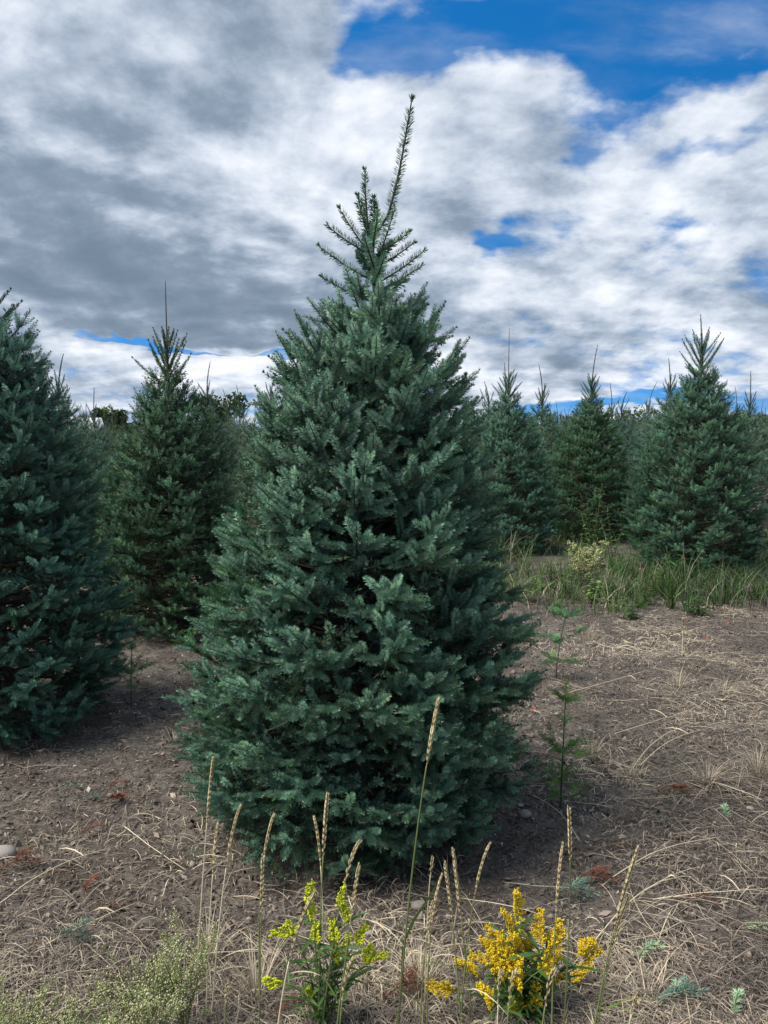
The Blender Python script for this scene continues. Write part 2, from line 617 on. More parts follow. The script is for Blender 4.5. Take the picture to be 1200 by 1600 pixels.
# ------------------------------------------------------------------ fir foliage
def needles(G, pts, up, dens, nl, nw, age, r, mi=1, full=False, amax=66):
    """needles along a twig; they stand off all round but sweep up over the top"""
    pts = np.asarray(pts, float)
    seg = np.linalg.norm(np.diff(pts, axis=0), axis=1)
    cum = np.concatenate([[0], np.cumsum(seg)])
    L = cum[-1]
    n = max(4, int(L * dens))
    s = np.clip((np.arange(n) + r.random(n)) / n, 0.02, 1.0)
    s[-max(2, n // 14):] = 1.0                                # tuft round the end bud
    P = np.stack([np.interp(s * L, cum, pts[:, i]) for i in range(3)], 1)
    T = np.stack([np.interp(s * L, cum, np.gradient(pts[:, i])) for i in range(3)], 1)
    T /= np.linalg.norm(T, axis=1, keepdims=True) + 1e-9
    U = up - (T @ up)[:, None] * T
    U /= np.linalg.norm(U, axis=1, keepdims=True) + 1e-9
    S = np.cross(T, U)
    phi = r.normal(0, 1, n) * 0.16 + r.choice([-1.45, -1.05, -0.6, -0.2, 0.2, 0.6, 1.05, 1.45, 1.9, -1.9, 2.4, -2.4], n)
    if full:
        phi = r.random(n) * 2 * math.pi
    a = np.radians(amax + r.normal(0, 5, n) - 34 * np.clip((s - 0.82) / 0.18, 0, 1))
    D = np.cos(a)[:, None] * T + np.sin(a)[:, None] * (np.cos(phi)[:, None] * U + np.sin(phi)[:, None] * S)
    D = D + U * (0.0 if full else 0.18)
    D /= np.linalg.norm(D, axis=1, keepdims=True)
    ln = nl * (0.88 + 0.24 * r.random(n)) * (1 - 0.12 * np.clip((s - 0.8) / 0.2, 0, 1))
    N = 0.45 * U + 0.85 * (np.cos(phi)[:, None] * U + np.sin(phi)[:, None] * S) - 0.3 * T + r.normal(0, 0.10, (n, 3))
    W = np.cross(D, N)
    W /= np.linalg.norm(W, axis=1, keepdims=True) + 1e-9
    N = np.cross(W, D)
    w = nw * (0.85 + 0.3 * r.random(n))
    v = np.empty((n, 4, 3))
    v[:, 0] = P
    v[:, 1] = P + D * (ln * 0.55)[:, None] + W * (w * 0.5)[:, None] + N * (0.05 * ln)[:, None]
    v[:, 2] = P + D * ln[:, None] + N * (0.02 * ln)[:, None]
    v[:, 3] = P + D * (ln * 0.55)[:, None] - W * (w * 0.5)[:, None] + N * (0.05 * ln)[:, None]
    i = np.arange(n) * 4
    f = np.stack([i, i + 1, i + 2, i + 3], 1)
    c = np.empty((n, 4, 3))
    c[:, :, 0] = np.clip(age + r.normal(0, 0.1, n), 0, 1)[:, None]
    c[:, :, 1] = np.clip(0.42 + r.normal(0, 0.16, n) + r.normal(0, 0.27), 0, 1)[:, None]
    c[:, :, 2] = (0, .5, 1, .5)
    G.add(v.reshape(-1, 3), f, mi, c.reshape(-1, 3))


def bud(G, p, d, size, r, mi=2):
    d = norm(d)
    a = norm(np.cross(d, (0.3, 0.5, 0.8)))
    c = np.cross(d, a)
    v = [p - d * size * 0.3, p + a * size * .5, p + c * size * .5, p - a * size * .5, p - c * size * .5, p + d * size]
    f = [(0, 2, 1), (0, 3, 2), (0, 4, 3), (0, 1, 4), (5, 1, 2), (5, 2, 3), (5, 3, 4), (5, 4, 1)]
    G.add(v, f, mi, (r.random(), .5, .5))


class Lod:
    def __init__(self, dens, nl, nw, tube_n, buds=True, sub=True):
        self.dens, self.nl, self.nw, self.tube_n, self.buds, self.sub = dens, nl, nw, tube_n, buds, sub


FULL = Lod(2000, 0.0185, 0.0025, 5)
MID = Lod(950, 0.0200, 0.0038, 3)
LOW = Lod(300, 0.023, 0.0070, 3, False)
TINY = Lod(90, 0.026, 0.0090, 3, False, False)
UP = np.array((0, 0, 1.0))


def twig(G, p, d, up, L, r, lod, level=0):
    d = norm(d)
    c = norm(d + up * r.uniform(0.05, 0.35))
    k = 4 if L > 0.12 else 3
    pts = bez(p, p + d * L * 0.55, p + d * L * 0.5 + c * L * 0.5, k)
    tube(G, pts, np.linspace(0.0014 + L * 0.004, 0.0008, k), lod.tube_n, 0, (r.uniform(0.5, 1.0), .5, .5), caps=False)
    age = 0.12 if L < 0.11 else 0.45
    needles(G, pts, up, lod.dens, lod.nl, lod.nw, age, r)
    td = norm(pts[-1] - pts[-2])
    if lod.buds:
        bud(G, pts[-1] + td * 0.003, td, 0.0052, r)
    if L > 0.13:
        side = norm(np.cross(td, up))
        for bk in (0.092,):
            s = 1 - bk * r.uniform(0.85, 1.15) / L
            q = p + (pts[-1] - p) * s
            i = min(k - 1, max(0, int(round(s * (k - 1)))))
            q = pts[i] * 0.5 + q * 0.5
            for sg in (-1, 1):
                if r.random() < 0.08:
                    continue
                ang = math.radians(r.uniform(32, 50))
                roll = r.normal(0, 0.25)
                sd_ = side * sg * math.cos(roll) + up * math.sin(roll)
                dd = td * math.cos(ang) + sd_ * math.sin(ang)
                twig(G, q, dd, up, bk * r.uniform(0.75, 1.0), r, lod, level + 1)


def branch_geo(L, r, lod):
    """one fir branch: bare wood from the trunk, then a fan of needled shoots; grows along +X"""
    G = Geo()
    k = 8
    s = np.linspace(0, 1, k)
    pts = np.stack([s * L, 0.03 * L * np.sin(s * 3 + r.random() * 6) * s, 0.10 * L * s ** 2.2 - 0.05 * L * np.sin(s * math.pi)], 1)
    tube(G, pts, np.linspace(0.0035 + 0.008 * L, 0.0014, k), max(4, lod.tube_n), 0, (r.random() * 0.4, .5, .5), caps=False)

    def pos(x):
        return np.array([np.interp(x, pts[:, 0], pts[:, i]) for i in range(3)])
    need0 = max(0.06, L - 0.34)
    xs = np.linspace(need0, L, 7)
    seg = np.array([pos(x) for x in xs])
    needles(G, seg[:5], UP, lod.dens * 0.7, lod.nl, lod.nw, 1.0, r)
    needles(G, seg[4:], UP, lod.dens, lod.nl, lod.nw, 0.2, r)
    if lod.buds:
        bud(G, seg[-1], seg[-1] - seg[-2], 0.004, r)
    for bk in (0.095, 0.185):
        bk *= r.uniform(0.9, 1.1)
        if bk > L * 0.85:
            continue
        p = pos(L - bk)
        for sg in (-1, 1):
            ang = math.radians(r.uniform(34, 52))
            roll = r.normal(0.05, 0.28)
            d = np.array((math.cos(ang), sg * math.sin(ang) * math.cos(roll), math.sin(ang) * math.sin(roll) + 0.06))
            twig(G, p, d, UP, min(0.19, bk * r.uniform(0.8, 1.0)), r, lod)
        if r.random() < 0.75:
            d = np.array((0.75, r.normal(0, 0.3), r.choice([0.65, 0.5, -0.5])))
            twig(G, p, d, UP, 0.075 * r.uniform(0.75, 1.1), r, lod)
    if L > 0.3:                                                # an inner pair, shaded by the rest
        p = pos(L - 0.30)
        for sg in (-1, 1):
            twig(G, p, np.array((0.75, sg * 0.7, r.normal(0, 0.25))), UP, 0.20, r, lod)
        p = pos(L - 0.25)
        for q in range(2):
            twig(G, p, np.array((0.6, r.normal(0, .3), r.choice([-0.6, 0.7]))), UP, 0.11, r, lod)
    return G


CLASSES = (0.15, 0.24, 0.33, 0.43, 0.54, 0.66, 0.80)
FIR_MATS = [M_TWIG, M_NEEDLE, M_BUD]
BR_FULL, BR_MID, BR_LOW, BR_TINY = {}, {}, {}, {}
for ci, L in enumerate(CLASSES):
    r = np.random.default_rng(100 + ci)
    BR_FULL[L] = [branch_geo(L, r, FULL).mesh('branch', FIR_MATS) for _ in range(4)]
    BR_MID[L] = [branch_geo(L, r, MID).mesh('branch', FIR_MATS) for _ in range(3)]
    BR_LOW[L] = [branch_geo(L, r, LOW).arrays() for _ in range(3)]
    BR_TINY[L] = [branch_geo(L, r, TINY).arrays() for _ in range(3)]


def prof(table, h):
    hs, rs = zip(*table)
    return float(np.interp(h, hs, rs))


GENERIC = [(0.03, .86), (.1, 1), (.24, 1), (.36, .93), (.50, .79), (.62, .63), (.74, .42), (.82, .25), (.87, .13)]


def placements(table, hmin, hmax, n, r, keep=None, elev=(4, 34), jit=0.05, rscale=1.0, whorls=0.0):
    """branch positions over the crown: (base height, azimuth, elevation, length)"""
    hh = np.linspace(hmin, hmax, 400)
    w = np.array([prof(table, h) for h in hh]) + 0.06
    cdf = np.cumsum(w)
    cdf /= cdf[-1]
    out = []
    g = r.random() * 6.28
    for i in range(n):
        h = float(np.interp((i + r.random() * 0.9) / n, cdf, hh))
        a = g + i * 2.39996 + r.normal(0, 0.18)
        R = prof(table, h) * rscale * (1 + r.normal(0, jit))
        u_ = (h - hmin) / (hmax - hmin)
        e = math.radians(elev[0] + (elev[1] - elev[0]) * u_ ** 1.3 + r.normal(0, 7))
        L = R / max(0.5, math.cos(e))
        hb = h - L * math.sin(e)
        if keep and not keep(a, h):
            continue
        if hb < 0.05:
            e = max(e - math.asin(min(0.9, (0.05 - hb) / L)), math.radians(-9))
            hb = 0.05
        out.append((hb, a, e, L))
    return out


def frame(a, e, roll):
    q = Quaternion((0, 0, 1), a) @ Quaternion((0, 1, 0), -e) @ Quaternion((1, 0, 0), roll)
    return q


def pick_class(L):
    return min(CLASSES, key=lambda c: abs(math.log(c / L)))


def crown_mesh(table, hmin, hmax, n, r, lib, rscale=1.0, elev=(4, 34), name='crown', **kw):
    G = Geo()
    for hb, a, e, L in placements(table, hmin, hmax, n, r, rscale=rscale, elev=elev, **kw):
        c = pick_class(L)
        A = lib[c][r.integers(len(lib[c]))]
        M = Matrix.Translation((0, 0, hb)) @ frame(a, e, r.normal(0, 0.35)).to_matrix().to_4x4() @ Matrix.Scale(L / c, 4)
        G.add_arrays(A, M, r.normal(0, 0.12))
    return G.mesh(name, FIR_MATS)


def trunk_mesh(h, r0, r1, r, bend=0.02, lean=0.0):
    G = Geo()
    k = 14
    s = np.linspace(0, 1, k)
    pts = np.stack([bend * np.sin(s * 4 + r.random() * 6) * s, bend * np.cos(s * 3.3) * s, -0.08 + s * (h + 0.08)], 1)
    pts[:, :2] *= (1 - s)[:, None]
    pts[:, 0] += lean * s
    rad = r0 + (r1 - r0) * s ** 0.85
    rad[0] *= 1.35
    tube(G, pts, rad, 9, 0, (0.3, .5, .5))
    return G.mesh('trunk', [M_BARK], True)


FULL_TOP = Lod(1100, 0.0240, 0.0036, 5)


def shoot_mesh(pts, r, lod=FULL, rad=0.004, up=UP, full=True, dens=1.0, nl=1.0, name='shoot', amax=52):
    G = Geo()
    pts = np.asarray(pts, float)
    tube(G, pts, np.linspace(rad, rad * 0.45, len(pts)), 6, 0, (0.25, .5, .5))
    needles(G, pts, np.asarray(up, float), lod.dens * dens, lod.nl * nl, lod.nw, 0.45, r, full=full, amax=amax)
    td = norm(pts[-1] - pts[-2])
    side = norm(np.cross(td, (0.2, 0.9, 0.3)))
    for q in (0, 1, -1):
        bud(G, pts[-1] + side * q * 0.004, td + side * q * 0.5, 0.006, r)
    return G.mesh(name, FIR_MATS)


# a leader with its ring of side shoots, for the neighbours' tops
def top_parts(root, h0, lean, llen, r, lod, parent_color, nshoot=18, sl=0.24):
    o = []
    p0 = np.array((0, 0, h0 - 0.05))
    tip = np.array((lean[0], lean[1], h0 + llen))
    pts = bez(p0, p0 + (0, 0, llen * 0.5), tip, 7)
    o.append(obj('leader', shoot_mesh(pts, r, lod, 0.0075, full=True, dens=0.7, nl=0.95, name='leader', amax=56), root, color=parent_color))
    for i in range(nshoot):
        a = i * 2.4 + r.random() * 0.6
        u = (i + r.random()) / nshoot                          # 0 at the leader, 1 down in the crown
        el = math.radians(64 - 22 * u + r.normal(0, 5))
        hb = h0 + 0.06 - 0.34 * u
        L = sl * (0.55 + 0.75 * u) * r.uniform(0.85, 1.2)
        d = np.array((math.cos(a) * math.cos(el), math.sin(a) * math.cos(el), math.sin(el)))
        b0 = np.array((0, 0, hb))
        pp = bez(b0, b0 + d * L * .5, b0 + d * L * 0.92 + (0, 0, L * 0.12), 5)
        o.append(obj('shoot', shoot_mesh(pp, r, lod, 0.0035, full=False, dens=1.1, nl=1.15), root, color=parent_color))
    return o


INNER = {}


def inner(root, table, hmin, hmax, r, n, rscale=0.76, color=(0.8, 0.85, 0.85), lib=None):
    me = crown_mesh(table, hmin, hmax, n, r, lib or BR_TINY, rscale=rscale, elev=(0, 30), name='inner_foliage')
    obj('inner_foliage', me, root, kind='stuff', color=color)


def fir_with_branches(px, D, top_px, table, hmin, hmax, n, label, lib, seed, color, keep=None, lean=(0, 0), leader=0.45, lod=MID, elev=(4, 34), ninner=130, sl=0.22):
    r = np.random.default_rng(seed)
    X = (px - CX) / F * (D * math.cos(PITCH) + 0.6 * math.sin(PITCH))
    root = thing('fir_tree', (X, D, gzf(X, D)), label, 'fir tree', 'firs growing in the rows')
    obj('trunk', trunk_mesh(hmax + 0.12, 0.042, 0.010, r), root)
    for hb, a, e, L in placements(table, hmin, hmax, n, r, keep, elev):
        c = pick_class(L)
        me = lib[c][r.integers(len(lib[c]))]
        k = 0.9 + 0.2 * r.random()
        obj('branch', me, root, (0, 0, hb), frame(a, e, r.normal(0, 0.4)), L / c, color=tuple(k * q for q in color))
    inner(root, table, hmin, hmax, r, ninner, color=tuple(q * 0.5 for q in color))  # halved tint: older, darker needles plus shade painted into the crown's gaps
    top_parts(root, hmax + 0.08, lean, leader, r, lod, color, sl=sl)
    return root


def scaled(table, hcrown, rmax):
    return [(h * hcrown / 0.86, r_ * rmax) for h, r_ in table]


# ------------------------------------------------------------------ the big fir in the middle
MX, MY = -0.12, 3.08
MAIN_PROFILE = [(0.03, .54), (.10, .65), (.2, .70), (.35, .725), (.55, .725), (.9, .665), (1.16, .60), (1.39, .54), (1.7, .47), (1.9, .42), (2.02, .385), (2.12, .31)]


def main_fir():
    r = np.random.default_rng(42)
    gz0 = gzf(MX, MY)
    root = thing('fir_tree', (MX, MY, gz0), 'large dense blue-green fir standing alone in front with a crooked forked leader', 'fir tree', 'firs growing in the rows')
    LEAN = 0.080
    obj('trunk', trunk_mesh(2.12, 0.045, 0.0125, r, lean=LEAN), root)
    col = (0.98, 1.0, 1.0)
    for hb, a, e, L in placements(MAIN_PROFILE, 0.04, 2.0, 300, r, elev=(-1, 34), jit=0.055):
        c = pick_class(L)
        me = BR_FULL[c][r.integers(4)]
        k = 0.88 + 0.24 * r.random()
        obj('branch', me, root, (LEAN * hb / 2.06, 0, hb), frame(a, e, r.normal(0, 0.28)), L / c, color=(col[0] * k, col[1] * k, col[2] * k))
    inner(root, MAIN_PROFILE, 0.1, 1.85, r, 170, 0.80, color=(0.4, 0.42, 0.42), lib=BR_LOW)  # dark tint: old needles, and the shade between branches put into their colour
    base = np.array((MX, MY, gz0))

    def W(px, py, dy=0.0):
        return at_y(px, py, MY + dy) - base
    # stem above the crown
    pts = np.array([np.array((LEAN, 0, 2.11)), W(587, 460), W(584, 420), W(581, 395), W(583, 366)])
    G = Geo()
    tube(G, pts, np.linspace(0.0125, 0.009, 5), 8, 0, (0.35, .5, .5))
    needles(G, pts, UP, 700, 0.016, 0.002, 0.5, r, full=True, amax=50)
    obj('upper_stem', G.mesh('upper_stem', FIR_MATS), root, color=col)
    # leader
    c = np.array([W(583, 368), W(592, 358), W(606, 337), W(615, 305), W(625, 262), W(634, 212), W(643, 158)])
    obj('leader', shoot_mesh(c, r, FULL_TOP, 0.0070, dens=0.95, nl=1.32, name='leader', amax=62), root, color=(0.9, 0.9, 0.95))
    c = np.array([W(581, 372), W(574, 345), W(571, 305), W(570, 268)])
    obj('second_leader', shoot_mesh(c, r, FULL_TOP, 0.0055, dens=1.1, nl=1.15, name='second_leader', amax=60), root, color=col)
    S = [(580, 400, 531, 327, -.02), (578, 398, 513, 354, .03), (579, 437, 500, 386, -.03), (577, 470, 505, 434, .04),
         (593, 398, 617, 326, -.05), (590, 397, 638, 363, .04), (592, 415, 645, 381, -.02), (594, 440, 662, 393, .02), (595, 452, 658, 416, -.06),
         (577, 375, 559, 308, .05), (585, 374, 584, 311, .07), (582, 385, 590, 335, -.16), (586, 420, 570, 372, -.18), (583, 445, 600, 402, -.20),
         (560, 480, 541, 420, -.10), (583, 430, 560, 395, .17), (586, 462, 632, 440, -.17), (580, 465, 548, 440, -.18), (585, 410, 610, 380, .16)]
    for x0, y0, x1, y1, dy in S:
        a, e = W(x0, y0), W(x1, y1, dy)
        mid = (a + e) / 2 + np.array((0, 0, -0.06 * np.linalg.norm(e - a)))
        obj('shoot', shoot_mesh(bez(a, mid, e, 6), r, FULL_TOP, 0.0040, full=False, dens=1.3, nl=1.1, amax=66), root, color=col)
    # the upswept ring of young branches under the stem
    for i in range(14):
        a = i * 2.4 + 1.1
        L = r.uniform(0.22, 0.32)
        cc = pick_class(L)
        obj('branch', BR_FULL[cc][r.integers(4)], root, (LEAN * 0.97, 0, r.uniform(1.88, 1.98)), frame(a, math.radians(r.uniform(18, 42)), r.normal(0, 0.3)), L / cc, color=col)
    for i in range(26):
        a = i * 2.4 + 0.3
        L = r.uniform(0.26, 0.42)
        e = math.radians(r.uniform(24, 44))
        cc = pick_class(L)
        obj('branch', BR_FULL[cc][r.integers(4)], root, (LEAN * 0.86, 0, r.uniform(1.70, 1.90)), frame(a, e, r.normal(0, 0.4)), L / cc, color=col)


main_fir()

# ------------------------------------------------------------------ its neighbours
fir_with_branches(-6, 4.2, 385, [(0.03, .62), (.15, .70), (.4, .72), (.7, .68), (1.1, .60), (1.55, .50), (1.9, .40), (2.2, .27), (2.32, .20)], 0.06, 2.26, 230,
                  'large blue-grey fir cut by the photo edge beside the shaded soil', BR_FULL, 7, (0.80, 0.92, 1.00), leader=0.34, lod=FULL, elev=(2, 38), ninner=190)
fir_with_branches(268, 6.35, 430, [(0.03, .62), (.2, .70), (.6, .68), (1.1, .60), (1.45, .50), (1.75, .39), (2.0, .27), (2.2, .14)], 0.06, 2.18, 200,
                  'dark green fir with a long thin straight leader, between the two biggest firs', BR_MID, 8, (0.52, 0.62, 0.48), leader=0.58, lod=MID, elev=(4, 46), ninner=180, sl=0.30)
fir_with_branches(1088, 8.9, 500, scaled(GENERIC, 2.44, 0.82), 0.04, 2.42, 230,
                  'broad full green fir standing nearest on the far side of the weedy strip', BR_MID, 9, (0.66, 0.77, 0.68), leader=0.42, lod=MID, elev=(4, 44), ninner=180, sl=0.34, lean=(-0.03, 0))
fir_with_branches(792, 10.6, 525, scaled(GENERIC, 2.26, 0.78), 0.05, 2.24, 190,
                  'blue-green fir with two thin leaders just behind the big fir', BR_MID, 10, (0.74, 0.86, 0.84), leader=0.72, lod=MID, elev=(4, 40), ninner=140)
fir_with_branches(921, 11.8, 555, scaled(GENERIC, 2.30, 0.78), 0.05, 2.28, 190,
                  'dark olive green fir behind the tall weeds in the gap', BR_MID, 12, (0.52, 0.64, 0.46), leader=0.60, lod=MID, elev=(4, 40), ninner=140, lean=(0.07, 0))

# firs farther back: four kinds of crown shared between them
FARKIND = []
for i, (rm, hc, n, lib) in enumerate(((0.80, 2.15, 160, BR_LOW), (0.76, 2.3, 150, BR_LOW), (0.84, 2.10, 130, BR_TINY), (0.76, 2.25, 130, BR_TINY))):
    r = np.random.default_rng(200 + i)
    tb = scaled(GENERIC, hc, rm)
    cm = crown_mesh(tb, 0.05, hc, n, r, lib, elev=(4, 42))
    lm = []
    for j in range(4):
        p0 = np.array((0, 0, hc - 0.02))
        lean = r.normal(0, 0.09, 2)
        LL = r.uniform(0.30, 0.72)
        lm.append(shoot_mesh(bez(p0, p0 + (0, 0, LL * .5), p0 + (lean[0], lean[1], LL), 6), r, LOW, 0.010, dens=1.2, nl=0.8, name='leader'))
    sm = []
    for j in range(10):
        a = j * 2.4 + r.random()
        el = math.radians(r.uniform(42, 66))
        L = r.uniform(0.16, 0.32)
        d = np.array((math.cos(a) * math.cos(el), math.sin(a) * math.cos(el), math.sin(el)))
        b0 = np.array((0, 0, hc - 0.022 * j))
        sm.append(shoot_mesh(bez(b0, b0 + d * L * .5, b0 + d * L * .9 + (0, 0, .05), 5), r, LOW, 0.006, full=False, dens=1.6))
    FARKIND.append((cm, lm, sm, trunk_mesh(hc, 0.045, 0.01, r), hc))


def far_fir(X, D, kind, s, label, group, r, color=None):
    cm, lm, sm, tm, hc = FARKIND[kind]
    root = thing('fir_tree', (X, D, gzf(X, D) - 0.01), label, 'fir tree', group, r.random() * 6.28)
    root.scale = (s, s, s)
    if color is None:
        k = r.uniform(0.55, 0.80)
        color = (k * r.uniform(0.9, 1.05), k * 1.05, k * r.uniform(0.9, 1.2))
    obj('trunk', tm, root)
    obj('crown', cm, root, color=color)
    obj('leader', lm[r.integers(4)], root, color=color)
    for m_ in sm:
        obj('shoot', m_, root, color=color)
    return root


FAR_LIST = [  # px, distance, kind, scale, label
    (97, 9.4, 0, 1.0, 'fir whose thin bare leader shows past the flank of the edge fir'),
    (326, 12.2, 1, 0.97, 'fir half hidden close behind the dark fir with the long leader'),
    (150, 12.6, 0, 0.88, 'pale blue fir low in the gap between the edge fir and the dark fir'),
    (425, 11.2, 1, 0.93, 'fir mostly hidden behind the left flank of the big fir'),
    (762, 12.8, 0, 1.0, 'fir peeping out between the big fir and its blue-green neighbour'),
    (845, 13.2, 1, 0.99, 'grey-blue fir with several thin leaders between the two nearest of the right rows'),
    (968, 15.5, 0, 0.97, 'bluish fir in the dark gap beside the broad green fir'),
    (1042, 12.4, 1, 1.02, 'fir close behind the broad green fir, leaders showing at its shoulder'),
    (1167, 13.8, 0, 1.0, 'slender grey-green fir at the photo edge behind the broad green fir'),
]
for i, (px, D, kd, s, lb) in enumerate(FAR_LIST):
    r = np.random.default_rng(300 + i)
    far_fir((px - CX) / F * D, D, kd, s, lb, 'firs growing in the rows', r)


def back_rows():
    r = np.random.default_rng(77)
    taken = [((px - CX) / F * D, D) for px, D, *_ in FAR_LIST] + [(1.7, 10.6), (3.15, 11.8), (3.8, 9.3)]
    D = 14.8
    while D < 46:
        step = 2.1 if D < 30 else 2.4
        half = D * 0.53
        x = -half + r.random() * step
        while x < half:
            X, Y = x + r.normal(0, 0.15), D + r.normal(0, 0.2)
            x += step
            px = CX + X / Y * F
            if any(math.hypot(X - a, Y - c) < 1.25 for a, c in taken):
                continue
            if 400 < px < 730 and D > 15:          # wholly behind the big fir
                continue
            if not (-60 < px < 1260) or px < 40:
                continue
            side = 'left' if px < 600 else 'right'
            dist = 'nearer back rows' if D < 24 else 'farthest rows'
            far_fir(X, Y, 2 + int(r.integers(2)), r.uniform(0.90, 1.06), 'small distant fir tip in the %s on the %s of the big fir' % (dist, side),
                    'firs in the %s, %s' % (dist, side), r)
        D += 2.5 if D < 26 else 3.4


back_rows()


# ------------------------------------------------------------------ beyond the plantation
def leafy(G, c, rx, ry, rz, n, size, r, lo=0.0):
    """leaf clumps spread through an uneven crown"""
    u = r.normal(0, 1, (n, 3))
    u /= np.linalg.norm(u, axis=1, keepdims=True)
    rad = r.random(n) ** 0.4
    lump = 0.75 + 0.45 * vnoise(u[:, 0] * 2.2 + c[0], u[:, 2] * 2.2 + u[:, 1] * 2 + c[1], 5)
    P = np.asarray(c) + u * (rad * lump)[:, None] * (rx, ry, rz)
    a = r.normal(0, 1, (n, 3))
    a /= np.linalg.norm(a, axis=1, keepdims=True)
    b_ = np.cross(a, r.normal(0, 1, (n, 3)))
    b_ /= np.linalg.norm(b_, axis=1, keepdims=True)
    s = size * (0.6 + 0.8 * r.random(n))[:, None]
    v = np.stack([P - a * s, P + b_ * s * .5, P + a * s, P - b_ * s * .5], 1)
    i = np.arange(n) * 4
    tone_ = np.clip(lo + 0.5 * r.random(n), 0, 1)
    cc = np.repeat(np.stack([tone_, tone_, tone_], 1), 4, 0)
    G.add(v.reshape(-1, 3), np.stack([i, i + 1, i + 2, i + 3], 1), 0, cc)


def distant_tree(px, D, h, w, label, lo, seed):
    r = np.random.default_rng(seed)
    X = (px - CX) / F * D
    z = gzf(X, D)
    root = thing('distant_tree', (X, D, z), label, 'tree', 'broadleaf trees beyond the field')
    G = Geo()
    tube(G, [(0, 0, -0.3), (0.1, 0, h * 0.3), (-0.1, 0.1, h * 0.75)], [w * 0.07, w * 0.05, w * 0.02], 7)
    for q in range(5):
        a = q * 1.3 + r.random()
        tube(G, curve((0, 0, h * r.uniform(.3, .5)), (math.cos(a) * w * .35, math.sin(a) * w * .35, h * r.uniform(.6, .85)), (0, 0, -.2), 4), [w * .025, w * .02, w * .014, w * .008], 5)
    obj('trunk', G.mesh('trunk', [M_BARK]), root)
    G = Geo()
    for q in range(9):
        leafy(G, (r.normal(0, w * .2), r.normal(0, w * .2), h * r.uniform(.35, .82)), w * .27, w * .27, h * .2, 420, h * 0.035, r, lo)
    obj('crown', G.mesh('crown', [M_FAR]), root)


distant_tree(147, 92, 4.9, 2.6, 'dark round tree beyond the field beside the white roof', 0.0, 1)
distant_tree(163, 96, 5.3, 3.6, 'yellowish green tree beyond the field, second from the white roof', 0.45, 2)
distant_tree(190, 90, 4.9, 2.8, 'dark tree beyond the field just left of the dark fir', 0.05, 3)
distant_tree(343, 60, 5.0, 3.6, 'dark broad tree beyond the field in the gap left of the big fir', 0.0, 4)


def barn():
    X, D = (124 - CX) / F * 85, 85.0
    z = gzf(X, D)
    root = thing('barn', (X, D, z), 'low building with a pitched white roof far beyond the field', 'barn', rotz=0.5)
    G = Geo()
    L, Wd, hw, hr = 2.2, 1.8, 2.3, 3.4
    v = [(-L, -Wd, -.3), (L, -Wd, -.3), (L, Wd, -.3), (-L, Wd, -.3), (-L, -Wd, hw), (L, -Wd, hw), (L, Wd, hw), (-L, Wd, hw), (-L, 0, hr), (L, 0, hr)]
    G.add(v, [(0, 1, 5, 4), (2, 3, 7, 6), (1, 2, 6, 5), (3, 0, 4, 7)], 0)
    G.add([v[4], v[7], v[8], v[5], v[6], v[9]], [(0, 2, 1), (3, 4, 5)], 0)
    obj('wall', G.mesh('wall', [M_BARNWALL]), root)
    for s in (-1, 1):
        G = Geo()
        o = 0.35
        e = (s * (Wd + o), hw - o * (hr - hw) / Wd)
        q = [(-L - o, 0, hr), (L + o, 0, hr), (L + o, e[0], e[1]), (-L - o, e[0], e[1])]
        vv = [(x, y, zz + .06) for x, y, zz in q] + [(x, y, zz + .16) for x, y, zz in q]
        G.add(vv, [(0, 1, 2, 3), (4, 7, 6, 5), (0, 4, 5, 1), (1, 5, 6, 2), (2, 6, 7, 3), (3, 7, 4, 0)], 0)
        obj('roof', G.mesh('roof', [M_WHITE]), root)


barn()


def far_wood():
    r = np.random.default_rng(9)
    G = Geo()
    for i in range(80):
        px = 520 + i * 11 + r.normal(0, 5)
        D = 120 + r.normal(0, 8)
        X = (px - CX) / F * D
        h = r.uniform(4.3, 5.8) + (0.6 if 970 < px < 1030 else 0)
        leafy(G, (X, D, h * .55), r.uniform(1.2, 2.2), 1.5, h * .5, 260, 0.28, r, r.uniform(0.25, 0.5))
    for i in range(34):
        px = -40 + i * 18 + r.normal(0, 5)
        D = 125 + r.normal(0, 8)
        h = r.uniform(3.2, 4.4)
        leafy(G, ((px - CX) / F * D, D, h * .5), r.uniform(1.2, 2.4), 1.5, h * .5, 220, 0.3, r, r.uniform(0.0, 0.25))
    o = obj('far_wood', G.mesh('far_wood', [M_FAR]))
    tag(o, 'far-off yellowish green wood along the horizon behind the fir rows', 'woodland', kind='stuff')


far_wood()


# ------------------------------------------------------------------ litter on the soil
def scatter(n, r, y0=1.5, y1=9.5, power=1.0, xm=0.62, xpad=0.3):
    """points over the ground in view, denser close by"""
    u = r.random(n)
    y = (y0 ** (1 - power) + u * (y1 ** (1 - power) - y0 ** (1 - power))) ** (1 / (1 - power)) if power != 1 else y0 * (y1 / y0) ** u
    x = (r.random(n) * 2 - 1) * (y * xm + xpad)
    return x, y


